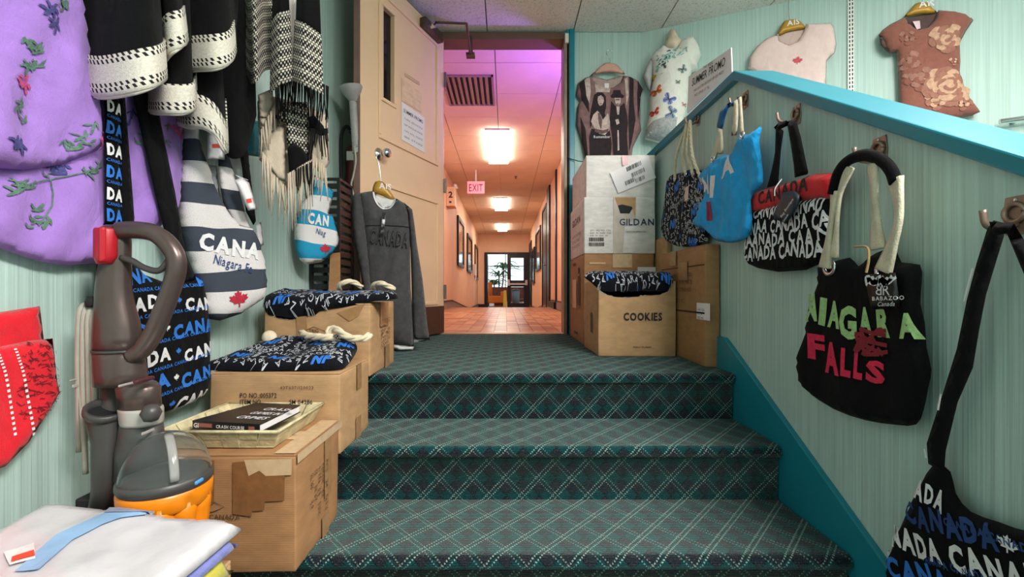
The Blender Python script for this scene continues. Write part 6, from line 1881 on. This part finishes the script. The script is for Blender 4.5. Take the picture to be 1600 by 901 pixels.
# ------------------------------------------------------------------ packaged shirts on a carton in the left foreground
cS, fS = carton('brown carton in the left foreground under the wrapped shirts', -0.925, -0.455, 0.36, 0.735, 0.0, 0.385, M_KRAFT, 12)
FH = lambda z: Fr((0, 0, z), (1, 0, 0), (0, 1, 0), (0, 0, 1))
def flat_stack(label, z, T, px, m, nm, seed, amp=.004, cat='shirt', edge=.02):
    F = FH(z)
    t_ = thing(nm, label, cat, 'folded shirts in the left foreground')
    pts = [(max(a, -.935), b) for a, b in FH(0.452).uvs(px)]
    o_, sf, pa = cushion('fold', F, pts, T, m, t_, edge=edge, sp=.012, amp=amp, ns=12, seed=seed, Tb=0)
    return t_, F, sf, pa
flat_stack('mustard-yellow folded shirt at the bottom of the wrapped stack', .387, .030, [(60, 800), (366, 827), (250, 925), (60, 1010), (-90, 900)], fabric('mustard_cotton', '#bdb24a', .1), 'folded_shirt', 1)
flat_stack('violet-blue folded shirt in the middle of the wrapped stack', .421, .014, [(60, 790), (374, 820), (240, 930), (50, 1015), (-90, 890)], fabric('violet_blue_cotton', '#7a7fbd', .1), 'folded_shirt', 2)
M_WRAP = mat('plastic_wrapped_white', '#cfcace', .22, 0, .04, 15, .15, 60, Coat_Weight=.4)
t, F, sf, pa = flat_stack('white folded shirt with blue band in clear wrap, top of the stack', .440, .016, [(68, 786), (120, 789), (379, 815), (300, 880), (228, 935), (40, 1020), (-90, 880)], M_WRAP, 'folded_shirt', 3, .005, 'shirt', .015)
q = lambda pts: F.uvs(cr(0, 560, 2.643, pts))
pr = Print(F, sf, pa, .0); pr.poly(q([(490, 622), (640, 640), (600, 690), (500, 712), (420, 740), (300, 800), (200, 890), (160, 930), (60, 930), (140, 860), (230, 780), (330, 735), (430, 690)])); pr.build('blue_band', mat('pale_blue_print', '#8fb3d8', .3, 0, .15, 20), t, .003)
pr = Print(F, sf, pa, .0); pr.poly(q([(488, 622), (640, 640), (612, 680), (540, 690), (430, 692)])); pr.build('grey_band', mat('grey_blue_band', '#8f93a8', .3, 0, .15, 20), t, .0042)
pr = Print(F, sf, pa, .0); pr.poly(q([(15, 850), (140, 812), (146, 880), (40, 905)])); lo_ = pr.build('price_label', mat('label_white', '#e6d8da', .5), t, .004)
pr = Print(F, sf, pa, .0); pr.poly(q([(50, 872), (140, 850), (145, 872), (45, 895)])); pr.build('red_strip', mat('red_sticker', '#e0452e'), lo_, .0055)

# ------------------------------------------------------------------ tray with books
zt = ZT[2] + .277 + .003
t = thing('wicker_tray', 'shallow pale woven tray on the front carton holding books', 'tray')
M_WICK = mat('pale_wicker', '#c9bd96', .7, 0, .22, 40, .5, 120)
bx0, bx1, by0, by1, fl_, hh = -.80, -.560, 1.065, 1.285, .022, .045
MB().box((bx0, by0, zt), (bx1, by1, zt + .005)).build('base', M_WICK, t)
corners = [(bx0, by0), (bx1, by0), (bx1, by1), (bx0, by1)]
outs = [(bx0 - fl_, by0 - fl_), (bx1 + fl_, by0 - fl_), (bx1 + fl_, by1 + fl_), (bx0 - fl_, by1 + fl_)]
rr = random.Random(3)
for i in range(4):
    a, b = V((*corners[i], zt)), V((*corners[(i + 1) % 4], zt)); c_, d_ = V((*outs[i], zt + hh)), V((*outs[(i + 1) % 4], zt + hh))
    n_ = 6 if i % 2 == 0 else 5
    inw = (V((sum(p_[0] for p_ in corners) / 4, sum(p_[1] for p_ in corners) / 4, zt)) - (a + b) / 2).normalized() * .004
    for k in range(n_):
        for lv in range(2):
            f0, f1 = k / n_ + .006, (k + 1) / n_ - .006; h0_, h1_ = lv * .5 + .01, lv * .5 + .49
            o_ = inw * rr.uniform(-.35, .35) * (1 if (k + lv) % 2 else -1)
            lerp = lambda f, h: a.lerp(b, f).lerp(c_.lerp(d_, f), h)
            MB().prism([lerp(f0, h0_) + o_, lerp(f1, h0_) + o_, lerp(f1, h1_) + o_, lerp(f0, h1_) + o_], inw).build('slat', M_WICK, t)
    MB().tube([c_, d_], .004, 6).build('rim', M_WICK, t, True)
def book(label, px, z, th, m, title=None, col='#d8d2c8', pages=True):
    F = FH(z)
    t_ = thing('book', label, 'book', 'books in the tray')
    c_ = FH(z).uvs(px)
    P3 = lambda i, dz: V((c_[i][0], c_[i][1], z + dz))
    MB().prism([P3(i, -.0025) for i in range(4)], (0, 0, .0025)).build('cover', m, t_)
    MB().prism([P3(i, -th) for i in range(4)], (0, 0, .0025)).build('cover', m, t_)
    cen = sum((P3(i, 0) for i in range(4)), V()) / 4
    MB().prism([cen + (P3(i, 0) - cen) * .97 + V((0, 0, -th + .0025)) for i in range(4)], (0, 0, th - .005)).build('pages', M_PAPER, t_)
    e = (P3(1, 0) - P3(0, 0)).normalized(); nrm = V((e.y, -e.x, 0))
    MB().prism([P3(0, -th), P3(1, -th), P3(1, 0), P3(0, 0)], nrm * .0018).build('spine', m, t_)
    FSp = Fr(P3(0, -th), e, (0, 0, 1), nrm)
    up = (P3(3, 0) - P3(0, 0)).normalized()
    FC = Fr(P3(0, 0), e, up, (0, 0, 1))
    W_, H_ = (P3(1, 0) - P3(0, 0)).length, (P3(3, 0) - P3(0, 0)).length
    return t_, FSp, FC, W_, H_, th
BK = lambda pts: cr(250, 600, 2.994, pts)
M_BOOKB = mat('black_book_cover', '#1c1a1b', .35, 0, .1, 12)
book('red-edged dark book flat at the bottom of the tray', BK([(150, 212), (415, 220), (530, 152), (285, 144)]), zt + .017, .011, mat('red_black_cover', '#7c1d22', .4, 0, .5, 20))
t_, a, b, W_, H_, th = book('glossy magazine with pale photo cover under the black book', BK([(180, 172), (330, 192), (450, 105), (290, 100)]), zt + .029, .009, mat('pale_magazine', '#b9b0a4', .3, 0, .5, 14))
pr = Print(b); pr.blob(W_ * .5, H_ * .55, W_ * .3, H_ * .25, 0, 12, .3, 1); pr.build('cover_picture', mat('olive_picture', '#6d6a3c', .4, 0, .4, 30), t_, .001)
t_, a, b, W_, H_, th = book('thick black book with white capitals, lying on top in the tray', BK([(155, 168), (468, 186), (656, 96), (452, 86)]), zt + .0525, .022, M_BOOKB)
pr = Print(a); pr.quad(W_ * .10, th * .3, W_ * .3, th * .75); pr.quad(W_ * .84, th * .3, W_ * .93, th * .7); pr.build('spine_print', mat('grey_red_print', '#a5605a', .5), t_, .0024)
pr = Print(a); pr.text('GI', W_ * .02, th * .25, th * .7, .03); pr.text('CRASH COURSE', W_ * .36, th * .3, th * .5, .02, fit=W_ * .42); pr.build('lettering', M_PAPER, t_, .0025)
pr = Print(b)
for i, st in enumerate(('CRASH', 'GAMES IN', 'CRIMES')):
    pr.text(st, W_ * .44, H_ * (.62 - i * .22), H_ * .17, .01, fit=W_ * .45)
pr.build('lettering', M_PAPER, t_, .001)

# ------------------------------------------------------------------ things behind the door by the left wall
t = thing('fire_extinguisher', 'dark red fire extinguisher hung on the left wall behind the door', 'fire extinguisher')
ec = V((-0.872, 2.56, 0)); z0, z1 = E + (CY - 312) / FPX * 2.5, E + (CY - 222) / FPX * 2.5
MB().lathe([(.045, z0), (.052, z0 + .01), (.052, z1 - .04), (.04, z1 - .01), (.018, z1), (.018, z1 + .02)], ec, (0, 0, 1), 20).build('cylinder', mat('dark_red_enamel', '#5e1a1c', .35, 0, .1, 6), t, True)
MB().lathe([(.022, z1 + .02), (.024, z1 + .05), (.012, z1 + .07)], ec, (0, 0, 1), 14).build('valve', M_GREYM, t, True)
MB().box((ec.x - .02, 2.51, z1 + .06), (ec.x + .03, 2.59, z1 + .075)).build('lever', M_INK, t)
MB().tube(catmull([ec + V((.0, -.02, z1 + .05)), ec + V((-.03, -.06, z1 + .09)), ec + V((-.062, -.05, z1 + .02)), ec + V((-.06, -.05, z0 + .1)), ec + V((-.055, -.05, z0 + .04))], 6), .009, 8).build('hose', M_INK, t, True)
MB().box((ec.x - .03, 2.504, z1 - .10), (ec.x + .03, 2.510, z1 - .05)).build('label_plate', M_PAPER, t)
MB().prism([(ec.x + .005, 2.50, z1 + .10), (ec.x + .03, 2.50, z1 + .09), (ec.x + .05, 2.50, z1 - .03), (ec.x + .03, 2.50, z1 - .03)], (0, .002, 0)).build('inspection_tag', mat('yellow_tag', '#b7a73c', .6), t)
t = thing('funnel_hose', 'grey funnel on a corrugated hose beside the fire extinguisher', 'hose')
hc_ = P(551, 150, 2.35)
MB().lathe([(.058, .05), (.060, .04), (.045, .01), (.025, -.02), (.020, -.03)], hc_, (-.15, -.2, 1), 20, cap=False).build('funnel', mat('grey_plastic', '#9a9794', .5), t, True)
MB().lathe([(.018 + (.004 if i % 2 else 0), -.03 - .006 * i) for i in range(46)], hc_, (-.05, -.05, 1), 14).build('corrugated_hose', mat('grey_plastic', '#9a9794'), t, True)
MB().tube(catmull([P(553, 225, 2.35), P(556, 250, 2.34), P(552, 275, 2.34), P(549, 290, 2.34), P(556, 315, 2.34)], 6), .005, 6).build('cable', M_CORD, t, True)
# black crates
for i in range(3):
    t = thing('plastic_crate', ('bottom', 'middle', 'top')[i] + ' black plastic crate of the stack behind the turquoise bag', 'crate', 'black crates by the left wall')
    z0 = ZL + .002 + i * .285
    x0_, x1_, y0_, y1_ = -.945, -.80, 2.13, 2.31
    m_ = mat('black_crate_plastic', '#17181a', .45)
    MB().box((x0_, y0_, z0), (x1_, y1_, z0 + .012)).build('base', m_, t)
    for (a, b) in ((x0_, y0_), (x1_ - .014, y0_), (x0_, y1_ - .014), (x1_ - .014, y1_ - .014)):
        MB().box((a, b, z0 + .012), (a + .014, b + .014, z0 + .27)).build('post', m_, t)
    for k in range(6):
        z = z0 + .03 + k * .04
        MB().box((x0_ + .014, y0_ + .003, z), (x1_ - .014, y0_ + .008, z + .026)).build('slat', m_, t)
        MB().box((x1_ - .008, y0_ + .014, z), (x1_ - .003, y1_ - .014, z + .026)).build('slat', m_, t)
    MB().box((x0_, y0_, z0 + .27), (x1_, y0_ + .012, z0 + .283)).box((x1_ - .012, y0_ + .012, z0 + .27), (x1_, y1_, z0 + .283)).build('rim', m_, t)
t = thing('cardboard_sheet', 'strip of brown cardboard standing behind the upper carton', 'cardboard')
MB().prism([P(508, 560, 2.04), P(532, 560, 2.04), P(531, 394, 2.10), P(516, 396, 2.10)], (0, .006, 0)).build('sheet', M_KRAFT2, t)

# ------------------------------------------------------------------ hall fittings
t = thing('ceiling_vent', 'slatted metal air vent in the violet-lit hall ceiling', 'vent')
y0_, y1_, x0_, x1_ = 4.08, 4.74, -.60, -.115
z_ = ZHC - .010
mv = mat('vent_grey', '#a08c88', .5, .2)
MB().box((x0_, y0_, z_ - .015), (x1_, y0_ + .02, z_)).box((x0_, y1_ - .02, z_ - .015), (x1_, y1_, z_)).box((x0_, y0_, z_ - .015), (x0_ + .02, y1_, z_)).box((x1_ - .02, y0_, z_ - .015), (x1_, y1_, z_)).build('frame', mv, t)
MB().box((x0_ + .02, y0_ + .02, z_ - .002), (x1_ - .02, y1_ - .02, z_)).build('backing', M_INK, t)
x = x0_ + .04
while x < x1_ - .03:
    MB().prism([(x, y0_ + .02, z_ - .004), (x + .026, y0_ + .02, z_ - .018), (x + .030, y0_ + .02, z_ - .016), (x + .003, y0_ + .02, z_ - .002)], (0, y1_ - y0_ - .04, 0)).build('slat', mv, t); x += .052
dX = 7.3
t = thing('exit_sign', 'small pink illuminated sign with red letters EXIT under the hall ceiling', 'sign')
a, b = P(730, 302, dX), P(757, 283, dX)
MB().box((a.x, dX, a.z), (b.x, dX + .05, b.z)).build('case', emit('pink_sign_face', '#f08a9a', 0.35), t, bevel=.006)
MB().box(((a.x + b.x) / 2 - .01, dX + .015, b.z), ((a.x + b.x) / 2 + .01, dX + .035, ZHC - .008)).build('stem', M_WHITE, t)
F = Fr((a.x, dX, a.z), (1, 0, 0), (0, 0, 1), (0, -1, 0)); pr = Print(F); pr.text('EXIT', .03, .035, .17, .01, fit=b.x - a.x - .06); pr.build('lettering', mat('red_sign_letters', '#860a1e', .5), t, .004)
t = thing('emergency_light', 'beige emergency light box high on the left hall wall', 'emergency light')
MB().box((XL, 7.35, E + 1.40), (-.84, 7.62, E + 1.72)).build('case', mat('beige_metal', '#d8b28c', .5), t, bevel=.01)
F = Fr((XL, 7.35, E + 1.40), (1, 0, 0), (0, 0, 1), (0, -1, 0)); pr = Print(F); pr.text('2', .04, .14, .14, .03); pr.quad(.05, .05, .09, .08); pr.build('lettering', M_INK, t, .003)
for k in (.05, .2):
    MB().lathe([(.02, 0), (.035, .03), (.03, .04)], (-.86, 7.38 + k, E + 1.74), (.5, -.6, .4), 12).build('lamp_head', M_WHITE, t, True)
t = thing('sprinkler', 'small ceiling sprinkler beside the hall lights', 'sprinkler')
sp_ = P(806, 275, FPX * 2.0 / (453 - 275))
MB().lathe([(.03, .0), (.03, -.005), (.01, -.01), (.01, -.03), (.022, -.032), (.02, -.036)], (sp_.x, sp_.y, ZHC - .008), (0, 0, 1), 12).build('head', M_GREYM, t, True)

def frame_pic(label, side, y0, y1, z0, z1, inner):
    t_ = thing('picture_frame', label, 'picture frame', 'black picture frames along the hall')
    x, sg = (XL, 1) if side == 'L' else (XR, -1)
    def bx(mb, ya, yb, za, zb, d0, d1):
        xa, xb = sorted((x + sg * d0, x + sg * d1)); return mb.box((xa, ya, za), (xb, yb, zb))
    f = .07
    m_ = MB(); bx(m_, y0, y1, z0, z0 + f, .002, .04); bx(m_, y0, y1, z1 - f, z1, .002, .04); bx(m_, y0, y0 + f, z0 + f, z1 - f, .002, .04); bx(m_, y1 - f, y1, z0 + f, z1 - f, .002, .04)
    m_.build('frame', M_BLACK, t_)
    m_ = MB(); bx(m_, y0 + f, y1 - f, z0 + f, z1 - f, .002, .015); m_.build('glazed_print', inner, t_)
    m_ = MB(); bx(m_, y0 + f + .08, y1 - f - .08, z0 + f + .06, z0 + (z1 - z0) * .34, .015, .017); m_.build('print_detail', mat('grey_blue_picture', '#9db4c0', .12), t_)
gl_ = mat('glossy_pale_picture', '#c79c80', .08, 0, .25, 3)
frame_pic('nearest black picture frame on the left hall wall', 'L', 8.95, 10.2, E + .50, E + 1.52, gl_)
frame_pic('middle black picture frame on the left hall wall', 'L', 11.2, 12.7, E + .0 + .48, E + 1.45, gl_)
frame_pic('farthest black picture frame on the left hall wall', 'L', 14.0, 15.4, E + .35, E + 1.45, gl_)
frame_pic('tall black picture frame on the right hall wall next to the dark door', 'R', 10.5, 12.1, E + .50, E + 1.55, gl_)
frame_pic('narrow black picture frame on the right hall wall near the glass doors', 'R', 12.7, 13.9, E + .20, E + 1.25, mat('dark_picture', '#3a2c28', .1, 0, .3, 4))
t = thing('wall_phone', 'small pale wall phone at the far left of the hall', 'phone')
MB().box((XL, 13.25, E + .45), (XL + .09, 13.45, E + .78)).build('base', M_WHITE, t, bevel=.01)
MB().tube(catmull([(XL + .08, 13.3, E + .45), (XL + .1, 13.28, E + .2), (XL + .06, 13.4, E + .25), (XL + .06, 13.42, E + .45)], 5), .012, 6).build('cord', M_WHITE, t, True)

# ------------------------------------------------------------------ lobby things seen through the doors
t = thing('armchair', 'orange armchair beyond the open glass door', 'armchair')
mo = fabric('orange_upholstery', '#e57a32', .1)
ax, ay, az = -.42, 17.6, ZFAR
MB().box((ax - .32, ay - .3, az + .12), (ax + .32, ay + .35, az + .40)).build('seat', mo, t, bevel=.05, seg=3)
MB().box((ax - .36, ay + .2, az + .12), (ax - .12, ay + .5, az + .95)).build('backrest', mo, t, bevel=.06, seg=3)
MB().box((ax - .36, ay - .3, az + .12), (ax - .22, ay + .35, az + .62)).build('armrest', mo, t, bevel=.05, seg=3)
MB().box((ax + .22, ay - .3, az + .12), (ax + .36, ay + .35, az + .58)).build('armrest', mo, t, bevel=.05, seg=3)
for a in (-.28, .28):
    for b in (-.24, .4):
        MB().box((ax + a - .03, ay + b - .03, az), (ax + a + .03, ay + b + .03, az + .13)).build('leg', M_BLACK, t)
t = thing('wet_floor_sign', 'yellow folding floor sign beside the orange armchair', 'floor sign')
my = mat('yellow_plastic', '#e8b91c', .4)
for sg in (-1, 1):
    MB().prism([(-.10, 17.1 + sg * .16, az), (.06, 17.1 + sg * .16, az), (.03, 17.1 + sg * .01, az + .62), (-.07, 17.1 + sg * .01, az + .62)], (0, .015 * sg, 0)).build('panel', my, t)
t = thing('potted_palm', 'tall green potted palm in the bright lobby', 'plant')
px_, py_ = -.28, 18.7
MB().lathe([(.20, 0), (.26, .35), (.24, .36), (.2, .3)], (px_, py_, az), (0, 0, 1), 18).build('pot', mat('terracotta_pot', '#8a4a36', .7), t, True)
rr = random.Random(8); mg = mat('palm_green', '#6d9c7e', .5, 0, .3, 6)
for k in range(3):
    bx = px_ + (k - 1) * .16; hh_ = .85 + .35 * k
    MB().tube(catmull([(px_ + (k - 1) * .06, py_, az + .3), (bx, py_, az + hh_ * .6), (bx + .05 * (k - 1), py_, az + hh_)], 5), [.03] * 11, 7).build('trunk', mat('palm_trunk', '#7b6658', .8), t, True)
    for i in range(20):
        a = 2 * PI * i / 20 + k; L_ = rr.uniform(.55, 1.0); up_ = rr.uniform(.0, .7)
        c0 = V((bx + .05 * (k - 1), py_, az + hh_)); dr = V((math.cos(a), math.sin(a) * .7, 0))
        pts = [c0, c0 + dr * L_ * .5 + V((0, 0, up_ * L_ * .6)), c0 + dr * L_ + V((0, 0, up_ * L_ * .35 - .12))]
        MB().tube(catmull(pts, 4), [.01, .03, .045, .05, .05, .04, .03, .02, .005], 6, .25, up=(0, 0, 1)).build('frond', mg, t, True)
t = thing('waste_bin', 'grey-blue waste bin seen through the lower glass pane', 'bin')
MB().lathe([(.14, 0), (.17, .6), (.15, .6), (.13, .05)], (.42, 18.4, az), (0, 0, 1), 16).build('bin', mat('grey_blue_plastic', '#8d9bb0', .5), t, True)
MB().lathe([(.18, .6), (.18, .63), (.08, .68)], (.42, 18.4, az), (0, 0, 1), 16).build('lid', M_GREYM, t, True)
t = thing('side_board', 'low brown shelf unit behind the glass door', 'shelf')
for z in (.15, .4, .65):
    MB().box((.55, 20.5, az + z), (1.5, 20.9, az + z + .06)).build('shelf', mat('red_brown_wood', '#7b4434', .5), t)
for x in (.55, 1.46):
    MB().box((x, 20.5, az), (x + .04, 20.9, az + .15)).build('leg', M_BLACK, t); MB().box((x, 20.55, az + .15), (x + .04, 20.85, az + .65)).build('side_panel', M_BLACK, t)
